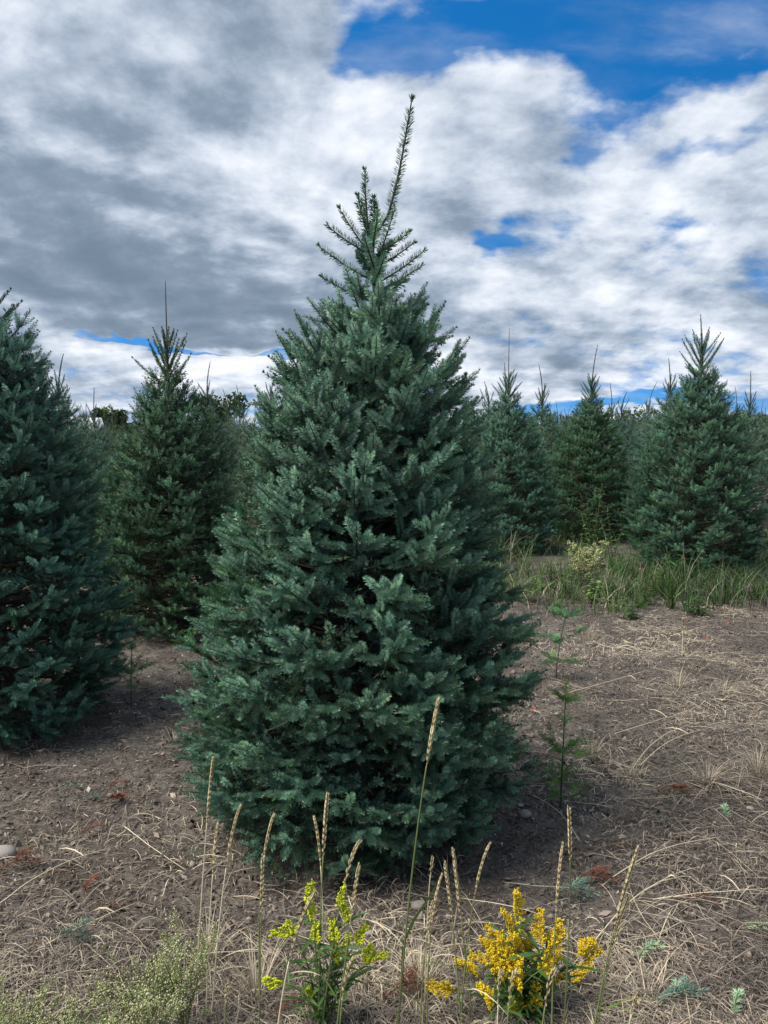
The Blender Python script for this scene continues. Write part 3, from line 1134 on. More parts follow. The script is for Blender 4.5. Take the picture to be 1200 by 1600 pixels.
def straw_patch(x, y):
    """0 bare .. 1 thick straw"""
    f = fbm(x * 1.15 + 4, y * 1.15, 31, 3)
    d = np.clip((f - 0.36) * 4.0, 0.04, 1)
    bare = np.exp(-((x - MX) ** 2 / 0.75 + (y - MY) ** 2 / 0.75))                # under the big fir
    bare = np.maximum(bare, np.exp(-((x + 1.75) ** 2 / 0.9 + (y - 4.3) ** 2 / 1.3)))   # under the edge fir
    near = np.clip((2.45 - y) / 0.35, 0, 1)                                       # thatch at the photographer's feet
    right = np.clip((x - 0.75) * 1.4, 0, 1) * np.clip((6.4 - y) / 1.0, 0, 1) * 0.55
    left = np.clip((-0.15 - x) * 2, 0, 1) * np.clip((y - 2.15) * 2.2, 0, 1)          # the barer side, thinned further so dark soil stands in for shade
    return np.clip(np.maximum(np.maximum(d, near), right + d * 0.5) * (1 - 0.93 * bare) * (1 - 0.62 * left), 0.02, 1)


def blades(n, x, y, length, width, heading, lift, arch, curl, tone_, r, k=5, mi=0, tilt=None):
    """n thin curved ribbons lying on the ground, vectorised"""
    s = np.linspace(-0.5, 0.5, k)[None]
    h = heading[:, None] + curl[:, None] * s * 2
    dx = np.cos(h) * length[:, None] / k
    dy = np.sin(h) * length[:, None] / k
    X = x[:, None] + np.cumsum(dx, 1) - dx.sum(1, keepdims=True) / 2
    Y = y[:, None] + np.cumsum(dy, 1) - dy.sum(1, keepdims=True) / 2
    Z = gz(X, Y) + lift[:, None] + arch[:, None] * (1 - (2 * s) ** 2)
    if tilt is not None:
        Z = Z + tilt[:, None] * (s + 0.5)
    taper = 1 - 0.55 * np.abs(s * 2) ** 3
    w = width[:, None] * taper * 0.5
    roll = r.normal(0, 0.6, n)[:, None]
    sx, sy = -np.sin(h) * np.cos(roll), np.cos(h) * np.cos(roll)
    sz = np.sin(roll) * np.ones_like(h)
    v = np.empty((n, k, 2, 3))
    for q, sg in ((0, -1), (1, 1)):
        v[:, :, q, 0] = X + sg * sx * w
        v[:, :, q, 1] = Y + sg * sy * w
        v[:, :, q, 2] = Z + sg * sz * w
    base = (np.arange(n) * k * 2)[:, None] + (np.arange(k - 1) * 2)[None]
    base = base.ravel()
    f = np.stack([base, base + 1, base + 3, base + 2], 1)
    c = np.repeat(np.stack([tone_, r.random(n), r.random(n)], 1), k * 2, 0)
    return v.reshape(-1, 3), f, c


def make_straw():
    r = np.random.default_rng(51)
    G = Geo()
    n0 = 210000
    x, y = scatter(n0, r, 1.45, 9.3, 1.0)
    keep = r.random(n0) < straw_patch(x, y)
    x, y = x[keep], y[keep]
    n = len(x)
    flow = fbm(x * 0.8, y * 0.8, 61, 2) * 9.0
    heading = flow + r.normal(0, 1.3, n)
    L = np.clip(r.lognormal(-2.95, 0.65, n), 0.012, 0.34)
    w = r.uniform(0.0008, 0.0026, n) * (1 + 0.05 * y)
    patch = fbm(x * 1.4, y * 1.4, 71, 3)
    tn = np.clip(r.beta(1.3, 2.4, n) * 0.85 + (patch - 0.43) * 2.0, 0, 1)
    G.add(*[a for a in (lambda v, f, c: (v, f, 0, c))(*blades(n, x, y, L, w, heading, np.abs(r.normal(0, 0.008, n)), np.abs(r.normal(0, 0.01, n)),
          r.normal(0, 0.18, n), tn, r, 5, 0, np.maximum(0, r.normal(0, 0.012, n))))])
    # long thatch lodged at the photographer's feet and on the open ground
    n0 = 17000
    x, y = scatter(n0, r, 1.45, 7.0, 1.3)
    q = np.clip((2.7 - y) / 0.4, 0, 1) + np.clip((x - 0.7) * 1.2, 0, 1) * (np.clip((fbm(x * 1.3, y * 1.3, 15, 3) - 0.42) * 6, 0, 1) + 1.5 * np.exp(-((x - 1.45) ** 2 / 0.16 + (y - 3.35) ** 2 / 0.10)) + 1.2 * np.exp(-((x - 1.05) ** 2 / 0.12 + (y - 3.5) ** 2 / 0.08)) + 1.2 * np.exp(-((x - 1.75) ** 2 / 0.3 + (y - 4.6) ** 2 / 0.12))) * (y < 6.2)
    q *= 1 - 0.95 * np.exp(-((x - MX) ** 2 / 0.5 + (y - MY) ** 2 / 0.5))
    q *= 1 - 0.7 * np.clip((-0.15 - x) * 2, 0, 1) * np.clip((y - 2.0) * 2.2, 0, 1)  # thatch thinned at left too, the darker soil standing in for shade
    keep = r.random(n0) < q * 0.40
    x, y = x[keep], y[keep]
    n = len(x)
    heading = fbm(x * 1.1, y * 1.1, 62, 2) * 9.0 + r.normal(0, 1.2, n)
    v, f, c = blades(n, x, y, r.uniform(0.06, 0.34, n), r.uniform(0.0012, 0.0030, n), heading, np.abs(r.normal(0.005, 0.008, n)), np.abs(r.normal(0, 0.008, n)),
                     r.normal(0, 0.14, n), np.clip(r.beta(1.4, 2.0, n), 0, 1), r, 7, 0, np.maximum(0, r.normal(0, 0.02, n)))
    G.add(v, f, 0, c)
    o = obj('straw', G.mesh('straw', [M_STRAW]))
    tag(o, 'matted dry straw and dead grass lying over the soil', 'straw', kind='stuff')


make_straw()


def make_mulch():
    r = np.random.default_rng(52)
    n = 110000
    x, y = scatter(n, r, 1.45, 9.3, 0.8)
    z = gz(x, y)
    s = np.clip(r.lognormal(-5.2, 0.5, n), 0.002, 0.022) * (1 + 0.06 * y)
    a = r.normal(0, 1, (n, 3)) * (1, 1, 0.45)
    a /= np.linalg.norm(a, axis=1, keepdims=True)
    b_ = np.cross(a, r.normal(0, 0.5, (n, 3)) + (0, 0, 1))
    b_ /= np.linalg.norm(b_, axis=1, keepdims=True)
    asp = r.uniform(0.12, 0.55, n)[:, None]
    P = np.stack([x, y, z + s * 0.35], 1)
    sc = s[:, None]
    v = np.stack([P - a * sc, P + b_ * sc * asp, P + a * sc, P - b_ * sc * asp], 1)
    i = np.arange(n) * 4
    t_ = np.repeat(np.clip(r.beta(1.4, 2.4, n), 0, 1), 4)
    G = Geo()
    G.add(v.reshape(-1, 3), np.stack([i, i + 1, i + 2, i + 3], 1), 0, np.stack([t_, t_, t_], 1))
    # small clods
    n = 5000
    x, y = scatter(n, r, 1.5, 8.5, 0.9)
    s = np.clip(r.lognormal(-5.0, 0.5, n), 0.003, 0.022)
    P = np.stack([x, y, gz(x, y) + s * 0.2], 1)
    oc = np.array([(1, 0, 0), (-1, 0, 0), (0, 1, 0), (0, -1, 0), (0, 0, 1), (0, 0, -1)], float)
    v = P[:, None] + oc[None] * s[:, None, None] * r.uniform(0.6, 1.2, (n, 6, 1))
    fc = np.array([(0, 2, 4), (2, 1, 4), (1, 3, 4), (3, 0, 4), (2, 0, 5), (1, 2, 5), (3, 1, 5), (0, 3, 5)])
    f = (np.arange(n) * 6)[:, None, None] + fc[None]
    t_ = np.repeat(r.uniform(0.2, 0.75, n), 6)
    G.add(v.reshape(-1, 3), f.reshape(-1, 3), 0, np.stack([t_, t_, t_], 1))
    o = obj('mulch', G.mesh('mulch', [M_CHIP]))
    tag(o, 'brown bark crumbs, clods and fallen needles on the soil', 'mulch', kind='stuff')


make_mulch()


def make_undergrowth():
    """low green grass between the rows"""
    r = np.random.default_rng(53)
    n = 56000
    x, y = scatter(n, r, 6.4, 13.0, 1.0)
    d = np.clip((fbm(x * 0.9, y * 0.9, 90, 3) - 0.27) * 5, 0.02, 1) * np.clip((fbm(x * 4, y * 4, 19, 2) - 0.16) * 4, 0, 1) * ((x > 0.9) | (y > 8.5))
    d *= np.clip((y - 7.55 + 2.1 * fbm(x * 1.6, y * 1.6, 3, 3)) * 1.1, 0, 1)
    keep = r.random(n) < d
    x, y = x[keep], y[keep]
    n = len(x)
    h = r.uniform(0.06, 0.30, n) * (0.40 + 2.4 * fbm(x * 1.7, y * 1.7, 44, 3))
    G = Geo()
    k = 4
    s = np.linspace(0, 1, k)[None]
    a = r.random(n) * 6.28
    out = h * r.uniform(0.2, 1.3, n)
    X = x[:, None] + np.cos(a)[:, None] * out[:, None] * s ** 2
    Y = y[:, None] + np.sin(a)[:, None] * out[:, None] * s ** 2
    Z = gz(x, y)[:, None] + h[:, None] * (s - 0.3 * s ** 2 * out[:, None] / h[:, None])
    w = (r.uniform(0.004, 0.009, n)[:, None]) * (1 - s) ** 0.7 * 0.5 + 0.0006
    ax, ay = -np.sin(a)[:, None], np.cos(a)[:, None]
    v = np.empty((n, k, 2, 3))
    for q, sg in ((0, -1), (1, 1)):
        v[:, :, q, 0] = X + sg * ax * w
        v[:, :, q, 1] = Y + sg * ay * w
        v[:, :, q, 2] = Z
    base = ((np.arange(n) * k * 2)[:, None] + (np.arange(k - 1) * 2)[None]).ravel()
    f = np.stack([base, base + 1, base + 3, base + 2], 1)
    t1 = np.clip(r.beta(2, 4, n) + (fbm(x * 1.5, y * 1.5, 55, 2) - 0.4), 0, 1)
    t_ = np.repeat(t1, k * 2)
    G.add(v.reshape(-1, 3), f, 0, np.stack([t_, t_, t_], 1))
    dry = np.repeat(r.random(n) < 0.16, k - 1).astype(np.int32)
    G.mi[-1] = dry
    o = obj('grass', G.mesh('grass', [M_GRASS, M_STRAW]))
    tag(o, 'low green weeds and grass growing between the fir rows', 'grass', kind='stuff')


make_undergrowth()


# ------------------------------------------------------------------ grass tufts
def tuft_mesh(n, h, spread, wid, r, mat, lo, hi, stiff=0.5, name='blades', lean=(0, 0)):
    G = Geo()
    for i in range(n):
        a = r.random() * 6.28
        hh = h * r.uniform(0.45, 1.1)
        o_ = spread * r.random() ** 0.7
        b0 = np.array((math.cos(a) * 0.035 * r.random(), math.sin(a) * 0.035 * r.random(), -0.02))
        tip = b0 + np.array((math.cos(a) * o_ + lean[0] * hh, math.sin(a) * o_ + lean[1] * hh, hh * (1 - 0.45 * o_ / max(spread, 1e-3) * (1 - stiff))))
        c = b0 + np.array((math.cos(a) * o_ * 0.2, math.sin(a) * o_ * 0.2, hh * 0.75))
        pts = bez(b0, c, tip, 5)
        side = norm(np.array((-math.sin(a + r.normal(0, .5)), math.cos(a), r.normal(0, .2))))
        w = wid * r.uniform(0.6, 1.2)
        ribbon(G, pts, [w * .7, w, w * .85, w * .55, w * .08], side, 0, (np.clip(r.uniform(lo, hi), 0, 1), r.random(), .5))
    return G.mesh(name, [mat])


TUFTS = [  # px, py base, blades, height, spread, width, dry, label
    (1185, 1215, 130, 0.17, 0.20, 0.0026, True, 'thick pale dry grass tuft at the photo edge on the open soil'),
    (1105, 1225, 90, 0.11, 0.26, 0.0024, True, 'flattened straw-coloured tuft beside the thick pale one'),
    (1060, 1075, 60, 0.14, 0.20, 0.0025, True, 'sparse brown dry tuft in the middle of the open soil'),
    (1130, 1085, 50, 0.10, 0.22, 0.0024, True, 'low dry tuft beyond the thick pale one near the photo edge'),
    (920, 1000, 70, 0.16, 0.16, 0.0028, True, 'straw tuft at the foot of the green weeds'),
    (925, 1185, 80, 0.15, 0.18, 0.0024, True, 'dry tuft behind the little fir seedling on the open soil'),
    (985, 1215, 60, 0.12, 0.20, 0.0024, True, 'dry tuft just right of the little fir seedling'),
    (820, 1225, 60, 0.13, 0.16, 0.0020, True, 'grey wispy dry tuft against the skirt of the big fir'),
    (270, 1160, 40, 0.08, 0.16, 0.0024, True, 'small dry tuft at the left skirt of the big fir'),
    (400, 1560, 80, 0.16, 0.20, 0.0030, True, 'bent straw tuft left of the lime goldenrod'),
    (655, 1545, 70, 0.15, 0.18, 0.0030, True, 'straw tuft between the two goldenrods'),
    (1010, 1565, 60, 0.10, 0.22, 0.0028, True, 'flat straw tuft right of the golden goldenrod'),
    (325, 1500, 60, 0.14, 0.18, 0.0028, True, 'straw tuft behind the pale flowered weeds'),
    (835, 925, 60, 0.20, 0.18, 0.0065, False, 'green grass clump at the left end of the weedy strip'),
    (870, 955, 55, 0.16, 0.16, 0.0060, False, 'low green clump in front of the pale bushy weed'),
    (960, 900, 60, 0.26, 0.18, 0.0065, False, 'green grass clump behind the bright leafy plant'),
    (1000, 950, 50, 0.18, 0.18, 0.0060, False, 'green clump between the bright plant and the tall pale grass'),
    (1048, 950, 34, 0.34, 0.16, 0.0110, False, 'tall pale green broad-bladed grass in front of the broad fir'),
    (1075, 955, 40, 0.22, 0.14, 0.0070, False, 'dark green clump right of the pale broad-bladed grass'),
    (1180, 935, 50, 0.24, 0.16, 0.0065, False, 'green grass clump at the photo edge by the broad fir'),
    (905, 880, 60, 0.34, 0.22, 0.0065, False, 'tall green grass beneath the tall weed'),
    (300, 1340, 40, 0.06, 0.05, 0.0022, False, 'mossy green tuft on the soil left of the big fir'),
    (700, 1372, 12, 0.10, 0.12, 0.0040, True, 'few pale blades at the right foot of the big fir'),
]
for i, (px, py, n, h, sp, wd, dry, lb) in enumerate(TUFTS):
    r = np.random.default_rng(400 + i)
    X, Y = ground_at(px, py)
    t_ = thing('dry_grass_tuft' if dry else 'grass_clump', (X, Y, gzf(X, Y)), lb, 'grass tuft', 'dry grass tufts' if dry else 'green grass clumps')
    me = tuft_mesh(n, h, sp * (0.7 if dry else 1), wd * (0.8 if dry else 1), r, M_STRAW if dry else M_GRASS, 0.25 if dry else 0.15, 0.95 if dry else 0.85, 0.9 if dry else 0.5)
    obj('blades', me, t_)
    me = tuft_mesh(max(8, n // 5), h * 0.5, sp * 1.2, wd, r, M_STRAW, 0.2, 0.7, name='dead_blades')
    obj('dead_blades', me, t_)


# ------------------------------------------------------------------ grass stalks with seed heads
def ear_geo(pts, r, size=1.0):
    """quack-grass ear: spikelets set alternately on two sides, pressed upward"""
    G = Geo()
    pts = np.asarray(pts, float)
    tube(G, pts, np.linspace(0.0011, 0.0005, len(pts)), 4, 0, (0.4, .5, .5))
    L = np.linalg.norm(np.diff(pts, axis=0), axis=1).sum()
    n = max(8, int(L / 0.0075))
    cum = np.linspace(0, 1, len(pts))
    face = r.random() * 6.28
    for i in range(n):
        s = i / n
        p = np.array([np.interp(s, cum, pts[:, q]) for q in range(3)])
        T = norm(np.array([np.interp(min(1, s + .08), cum, pts[:, q]) for q in range(3)]) - p)
        A = norm(np.cross(T, (math.cos(face), math.sin(face), 0.1)))
        sd_ = A * (1 if i % 2 else -1)
        B = np.cross(T, sd_)
        env = min(1, 0.55 + 2.5 * s) * (1.0 if s < 0.75 else 1 - 1.6 * (s - 0.75))
        ln = 0.024 * size * env * r.uniform(0.85, 1.15)
        for fan in (-0.3, 0.3):
            d = norm(T + sd_ * 0.15 + B * fan * 0.40)
            w = 0.0042 * size * env
            q0 = p + sd_ * 0.0008
            m_ = q0 + d * ln * 0.45
            v = [q0, m_ + sd_ * w * .6, m_ + B * w * .6, m_ - sd_ * w * .4, m_ - B * w * .6, q0 + d * ln]
            f = [(0, 2, 1), (0, 3, 2), (0, 4, 3), (0, 1, 4), (5, 1, 2), (5, 2, 3), (5, 3, 4), (5, 4, 1)]
            G.add(v, f, 0, (np.clip(r.normal(0.5, 0.22), 0, 1), .5, .5))
    return G


def stalk(tip, head_px, mid, base, Y, label, r, green=0.5, leaf=True, size=1.0):
    """tip/mid/base are photo points on a plant rooted at distance Y"""
    gx = at_y(base[0], base[1], Y)[0]
    z0 = gzf(gx, Y)
    root_p = np.array((gx, Y, z0))
    T = at_y(tip[0], tip[1], Y + r.normal(0, 0.03)) - root_p
    Mp = at_y(mid[0], mid[1], Y) - root_p
    B = np.array((0, 0, -0.02))
    c = 2 * Mp - 0.5 * (B + T)
    pts = bez(B, c, T, 22)
    sl = np.linalg.norm(np.diff(pts, axis=0), axis=1)
    tot = sl.sum()
    hl = min(tot * 0.5, head_px / F * Y * 1.05)
    cum = np.concatenate([[0], np.cumsum(sl)])
    cut = int(np.searchsorted(cum, tot - hl))
    cut = min(max(cut, 4), 18)
    t_ = thing('grass_stalk', root_p, label, 'grass stalk', 'seeding grass stalks in front')
    G = Geo()
    tube(G, pts[:cut + 1], np.linspace(0.0025, 0.0016, cut + 1) * size, 5, 0, (green, .5, .5))
    for q in (cut // 3, 2 * cut // 3):
        bud(G, pts[q], pts[q + 1] - pts[q], 0.004, r, 0)
    st = obj('stem', G.mesh('stem', [M_GREENSTEM if green < 0.95 else M_STRAW]), t_)
    E = ear_geo(pts[cut:], r, size)
    obj('seed_head', E.mesh('seed_head', [M_EAR]), t_)
    if leaf:
        q = max(2, cut // 3)
        a = r.random() * 6.28
        d = np.array((math.cos(a), math.sin(a) * 0.6, 0.9))
        ln = r.uniform(0.10, 0.20)
        p0 = pts[q]
        lp = bez(p0, p0 + norm(d) * ln * 0.6, p0 + norm(d * (1.5, 1.5, .35)) * ln, 6)
        G = Geo()
        ribbon(G, lp, [.002, .0042, .0045, .0036, .002, .0003], norm(np.cross(d, UP)), 0, (r.uniform(.4, 1), .5, .5))
        obj('leaf_blade', G.mesh('leaf_blade', [M_STRAW if r.random() < .6 else M_GRASS]), st)
    return t_


STALKS = [  # tip, ear length px, mid, base, Y, label, green, size
    ((685, 1094), 112, (648, 1330), (620, 1600), 1.93, 'tallest green grass stalk, leaning before the big fir', 0.35, 1.25),
    ((333, 1185), 120, (320, 1330), (305, 1600), 2.02, 'tall pale stalk at the left skirt of the big fir', 1.0, 1.0),
    ((375, 1261), 110, (350, 1380), (330, 1600), 1.98, 'pale stalk second from the left, leaning right', 1.0, 1.0),
    ((427, 1275), 90, (407, 1400), (407, 1600), 1.95, 'brownish stalk with a bent ear, third from the left', 0.8, 1.0),
    ((411, 1338), 100, (408, 1450), (404, 1610), 1.90, 'straight short stalk beside the bent brownish one', 0.7, 0.95),
    ((340, 1290), 80, (330, 1400), (322, 1600), 1.99, 'short slanting stalk between the two leftmost pale stalks', 1.0, 0.9),
    ((512, 1241), 110, (502, 1400), (497, 1610), 1.92, 'tall straight stalk rising behind the lime goldenrod', 0.8, 1.05),
    ((491, 1278), 90, (503, 1390), (506, 1600), 1.95, 'pale stalk crossing the tall straight one above the lime goldenrod', 1.0, 0.95),
    ((562, 1316), 85, (532, 1410), (500, 1600), 1.92, 'brown ear leaning right above the lime goldenrod', 0.8, 1.0),
    ((561, 1354), 100, (545, 1460), (520, 1620), 1.86, 'upright stalk on the right edge of the lime goldenrod', 0.8, 1.0),
    ((492, 1393), 130, (450, 1510), (425, 1640), 1.78, 'pinkish thin stalk slanting across the lime goldenrod', 1.0, 1.0),
    ((556, 1496), 90, (535, 1560), (528, 1660), 1.72, 'short ear low in front of the lime goldenrod', 0.8, 1.0),
    ((676, 1340), 30, (668, 1430), (664, 1560), 2.03, 'very thin bare stalk right of the tallest stalk', 1.0, 0.7),
    ((708, 1327), 130, (722, 1450), (740, 1600), 1.95, 'upright golden stalk, tallest in the bunch left of the golden flowers', 0.9, 1.05),
    ((695, 1349), 120, (709, 1460), (722, 1610), 1.93, 'golden stalk standing close against the tallest of its bunch', 0.9, 1.0),
    ((765, 1319), 100, (738, 1420), (720, 1600), 1.97, 'stalk leaning right over the golden flowers', 0.9, 1.0),
    ((690, 1368), 90, (672, 1470), (668, 1610), 1.92, 'short brown stalk leaning left of its bunch', 0.8, 0.95),
    ((676, 1410), 80, (664, 1490), (655, 1610), 1.92, 'lowest brown stalk of the bunch left of the golden flowers', 0.8, 0.9),
    ((889, 1262), 110, (890, 1420), (880, 1610), 1.92, 'tall straight stalk rising out of the golden flowers', 0.6, 1.05),
    ((879, 1320), 120, (868, 1440), (862, 1610), 1.90, 'pale stalk just left of the tall one in the golden flowers', 0.9, 1.0),
    ((997, 1325), 150, (958, 1460), (925, 1610), 1.90, 'long stalk leaning right beside the golden flowers', 0.6, 1.1),
    ((985, 1399), 110, (955, 1490), (930, 1600), 1.90, 'shorter stalk below the long leaning one right of the flowers', 0.7, 1.0),
    ((866, 1520), 70, (852, 1570), (835, 1660), 1.70, 'short ear at the bottom edge before the golden flowers', 0.9, 1.0),
    ((806, 1523), 70, (795, 1570), (788, 1660), 1.70, 'brown ear at the bottom edge under the golden flowers', 0.9, 1.0),
    ((782, 1525), 60, (778, 1575), (778, 1660), 1.70, 'small pale ear at the bottom edge left of its brown neighbour', 1.0, 0.9),
    ((356, 1540), 60, (352, 1590), (350, 1680), 1.68, 'short brown ear at the bottom edge by the pale weeds', 0.9, 1.0),
    ((1067, 968), 24, (1067, 985), (1066, 1022), 5.5, 'lone pale straw standing upright far out on the open soil', 1.0, 1.6),
    ((997, 1568), 50, (985, 1590), (975, 1680), 1.66, 'thin pale ear at the bottom edge right of the golden flowers', 1.0, 0.9),
]
for i, (tp, hp, md, bs, Y, lb, gr, sz) in enumerate(STALKS):
    stalk(tp, hp, md, bs, Y, lb, np.random.default_rng(500 + i), gr, leaf=(i % 3 != 1), size=sz)


def broad_blade():
    Y = 2.02
    p0 = at_y(625, 1520, Y)
    p0[2] = gzf(p0[0], Y)
    root = thing('broad_leaf_grass', p0, 'single broad pale green blade curving up right of the tallest stalk', 'grass blade')
    pts = np.array([at_y(x, y, Y) - p0 for x, y in ((625, 1530), (630, 1475), (647, 1437), (672, 1400), (690, 1368))])
    pts[0] = (0, 0, -0.01)
    G = Geo()
    ribbon(G, pts, [.003, .008, .010, .007, .0005], norm((0.8, 0.35, -0.45)), 0, (0.95, .5, .5))
    obj('blade', G.mesh('blade', [M_GRASS]), root)


broad_blade()


# ------------------------------------------------------------------ leaves, goldenrods and weeds
def leaf_mesh(L, W, mat, r, fold=0.25, droop=0.25, name='leaf', tn=0.5):
    """lanceolate leaf along +X, folded on its midrib"""
    G = Geo()
    k = 6
    s = np.linspace(0, 1, k)
    w = W * np.sin(np.pi * np.clip(s * 0.93 + 0.05, 0, 1)) ** 0.8 * 0.5
    z = -droop * L * s ** 2
    mid = np.stack([s * L, 0 * s, z], 1)
    v, f = [], []
    for i in range(k):
        v += [mid[i] + (0, -w[i], w[i] * fold), mid[i], mid[i] + (0, w[i], w[i] * fold)]
    for i in range(k - 1):
        f += [(3 * i, 3 * i + 3, 3 * i + 4, 3 * i + 1), (3 * i + 1, 3 * i + 4, 3 * i + 5, 3 * i + 2)]
    G.add(v, f, 0, (tn, .5, .5))
    return G.mesh(name, [mat])


def plume_mesh(L, arch, n_side, r, mat, dens, fl=0.0025, side_l=0.035):
    """goldenrod plume: arching axis along +X set with short one-sided racemes of florets"""
    G = Geo()
    ax = bez((0, 0, 0), (L * 0.5, 0, L * arch), (L, 0, L * arch * 0.35), 8)
    tube(G, ax, np.linspace(0.0013, 0.0005, 8), 4, 1, (0.7, .5, .5))
    P, S = [], []
    for i in range(n_side):
        s = 0.12 + 0.88 * i / n_side
        p = np.array([np.interp(s, np.linspace(0, 1, 8), ax[:, q]) for q in range(3)])
        ln = side_l * (1 - 0.75 * s) * r.uniform(0.7, 1.2) + 0.006
        a = r.normal(0, 0.9) + (math.pi / 2 if i % 2 else -math.pi / 2)
        d = norm((0.75, math.sin(a), 0.35 + 0.5 * abs(math.cos(a))))
        m_ = max(3, int(ln * dens))
        for j in range(m_):
            u = (j + r.random()) / m_
            P.append(p + d * ln * u + np.array((0, 0, 0.006 * u)) + r.normal(0, 0.0016, 3))
            S.append(fl * r.uniform(0.7, 1.3))
    P, S = np.array(P), np.array(S)
    n = len(P)
    oc = np.array([(1, 0, 0), (-1, 0, 0), (0, 1, 0), (0, -1, 0), (0, 0, 1), (0, 0, -1)], float)
    v = P[:, None] + oc[None] * S[:, None, None] * r.uniform(0.5, 1.15, (n, 6, 1))
    fc = np.array([(0, 2, 4), (2, 1, 4), (1, 3, 4), (3, 0, 4), (2, 0, 5), (1, 2, 5), (3, 1, 5), (0, 3, 5)])
    f = (np.arange(n) * 6)[:, None, None] + fc[None]
    t_ = np.repeat(r.random(n), 6)
    G.add(v.reshape(-1, 3), f.reshape(-1, 3), 0, np.stack([t_, t_, t_], 1))
    return G.mesh('flower_plume', [mat, M_GREENSTEM])


def quat_to(d, roll=0.0):
    d = Vector(d).normalized()
    return d.to_track_quat('X', 'Z') @ Quaternion((1, 0, 0), roll)


def goldenrod(tips, base, Y, mat, label, seed, dens, plen, n_side, leafL, leafW, nleaf, side_l, leaf_tone):
    """tips: photo points of the plume ends with their lean; the stems fan from one root"""
    r = np.random.default_rng(seed)
    bp = at_y(base[0], base[1], Y)
    bp[2] = gzf(bp[0], Y)
    root = thing('goldenrod', bp, label, 'goldenrod', 'goldenrods in front')
    plumes = [plume_mesh(plen * q, r.uniform(0.1, 0.25), n_side, r, mat, dens, 0.0034 if mat is M_LIME else 0.0025, side_l) for q in (0.7, 0.85, 1.0, 1.2)]
    leaves = [leaf_mesh(leafL * q, leafW * q, M_LEAF, r, tn=leaf_tone + 0.2 * q - 0.2) for q in (0.6, 0.8, 1.0, 1.2)]
    for i, (tx, ty, lean, sz) in enumerate(tips):
        tip = at_y(tx, ty, Y + r.normal(0, 0.05)) - bp
        dirp = norm((math.sin(lean), r.normal(0, 0.3), math.cos(lean) + 0.05))
        pl = plen * (0.7, 0.85, 1.0, 1.2)[sz]
        p_end = tip - dirp * pl * 0.93
        b0 = np.array((r.normal(0, 0.012), r.normal(0, 0.012), -0.02))
        pts = bez(b0, np.array((p_end[0] * 0.25, p_end[1] * 0.3, p_end[2] * 0.65)), p_end, 9)
        G = Geo()
        tube(G, pts, np.linspace(0.0024, 0.0013, 9), 5, 0, (r.uniform(0.2, 0.7), .5, .5))
        st = obj('stem', G.mesh('stem', [M_GREENSTEM]), root)
        obj('flower_plume', plumes[sz], st, p_end, quat_to(dirp, r.normal(0, 0.8)))
        for q in range(nleaf):
            s = r.uniform(0.12, 0.97)
            p = np.array([np.interp(s, np.linspace(0, 1, 9), pts[:, u]) for u in range(3)])
            a = q * 2.4 + r.random()
            d = (math.cos(a), math.sin(a), r.uniform(0.25, 0.95))
            obj('leaf', leaves[r.integers(4)], st, p, quat_to(d, r.normal(0, 0.3)))


GOLD_TIPS = [(800, 1400, -0.15, 3), (783, 1432, -0.45, 2), (762, 1448, -0.7, 2), (748, 1475, -0.95, 2), (735, 1500, -1.15, 2), (712, 1512, -1.3, 1), (672, 1535, -1.35, 1),
             (822, 1440, 0.15, 2), (838, 1455, 0.3, 2), (850, 1425, 0.1, 2), (868, 1438, 0.35, 2), (885, 1458, 0.6, 2), (880, 1500, 0.8, 1), (885, 1525, 0.9, 2),
             (930, 1478, 0.95, 0), (940, 1490, 1.0, 0), (925, 1515, 0.95, 1), (805, 1470, -0.1, 2), (790, 1490, -0.3, 2), (820, 1500, 0.1, 2), (845, 1500, 0.2, 2),
             (765, 1520, -0.5, 2), (800, 1530, -0.1, 2), (835, 1535, 0.2, 1), (862, 1530, 0.4, 1), (745, 1545, -0.7, 0), (780, 1460, -0.4, 2), (830, 1475, 0.2, 2),
             (760, 1490, -0.6, 2), (860, 1475, 0.4, 2)]
goldenrod(GOLD_TIPS, (815, 1640), 1.98, M_YELLOW, 'bushy goldenrod in full golden yellow bloom', 600, 1000, 0.100, 26, 0.080, 0.012, 9, 0.032, 0.2)
LIME_TIPS = [(487, 1387, 0.1, 3), (478, 1412, -0.2, 2), (543, 1390, 0.15, 3), (530, 1415, -0.2, 2), (519, 1440, -0.3, 1), (572, 1446, 0.6, 1), (552, 1470, 0.3, 1),
             (425, 1465, -1.5, 1), (443, 1448, -0.8, 0), (418, 1525, -1.3, 0), (605, 1500, 1.4, 1), (583, 1482, 0.7, 0), (497, 1440, 0.0, 1), (475, 1550, -0.3, 0), (533, 1480, 0.1, 0)]
goldenrod(LIME_TIPS, (505, 1650), 1.95, M_LIME, 'goldenrod just opening, lime yellow tips over narrow green leaves', 601, 760, 0.074, 14, 0.075, 0.010, 8, 0.020, 0.25)


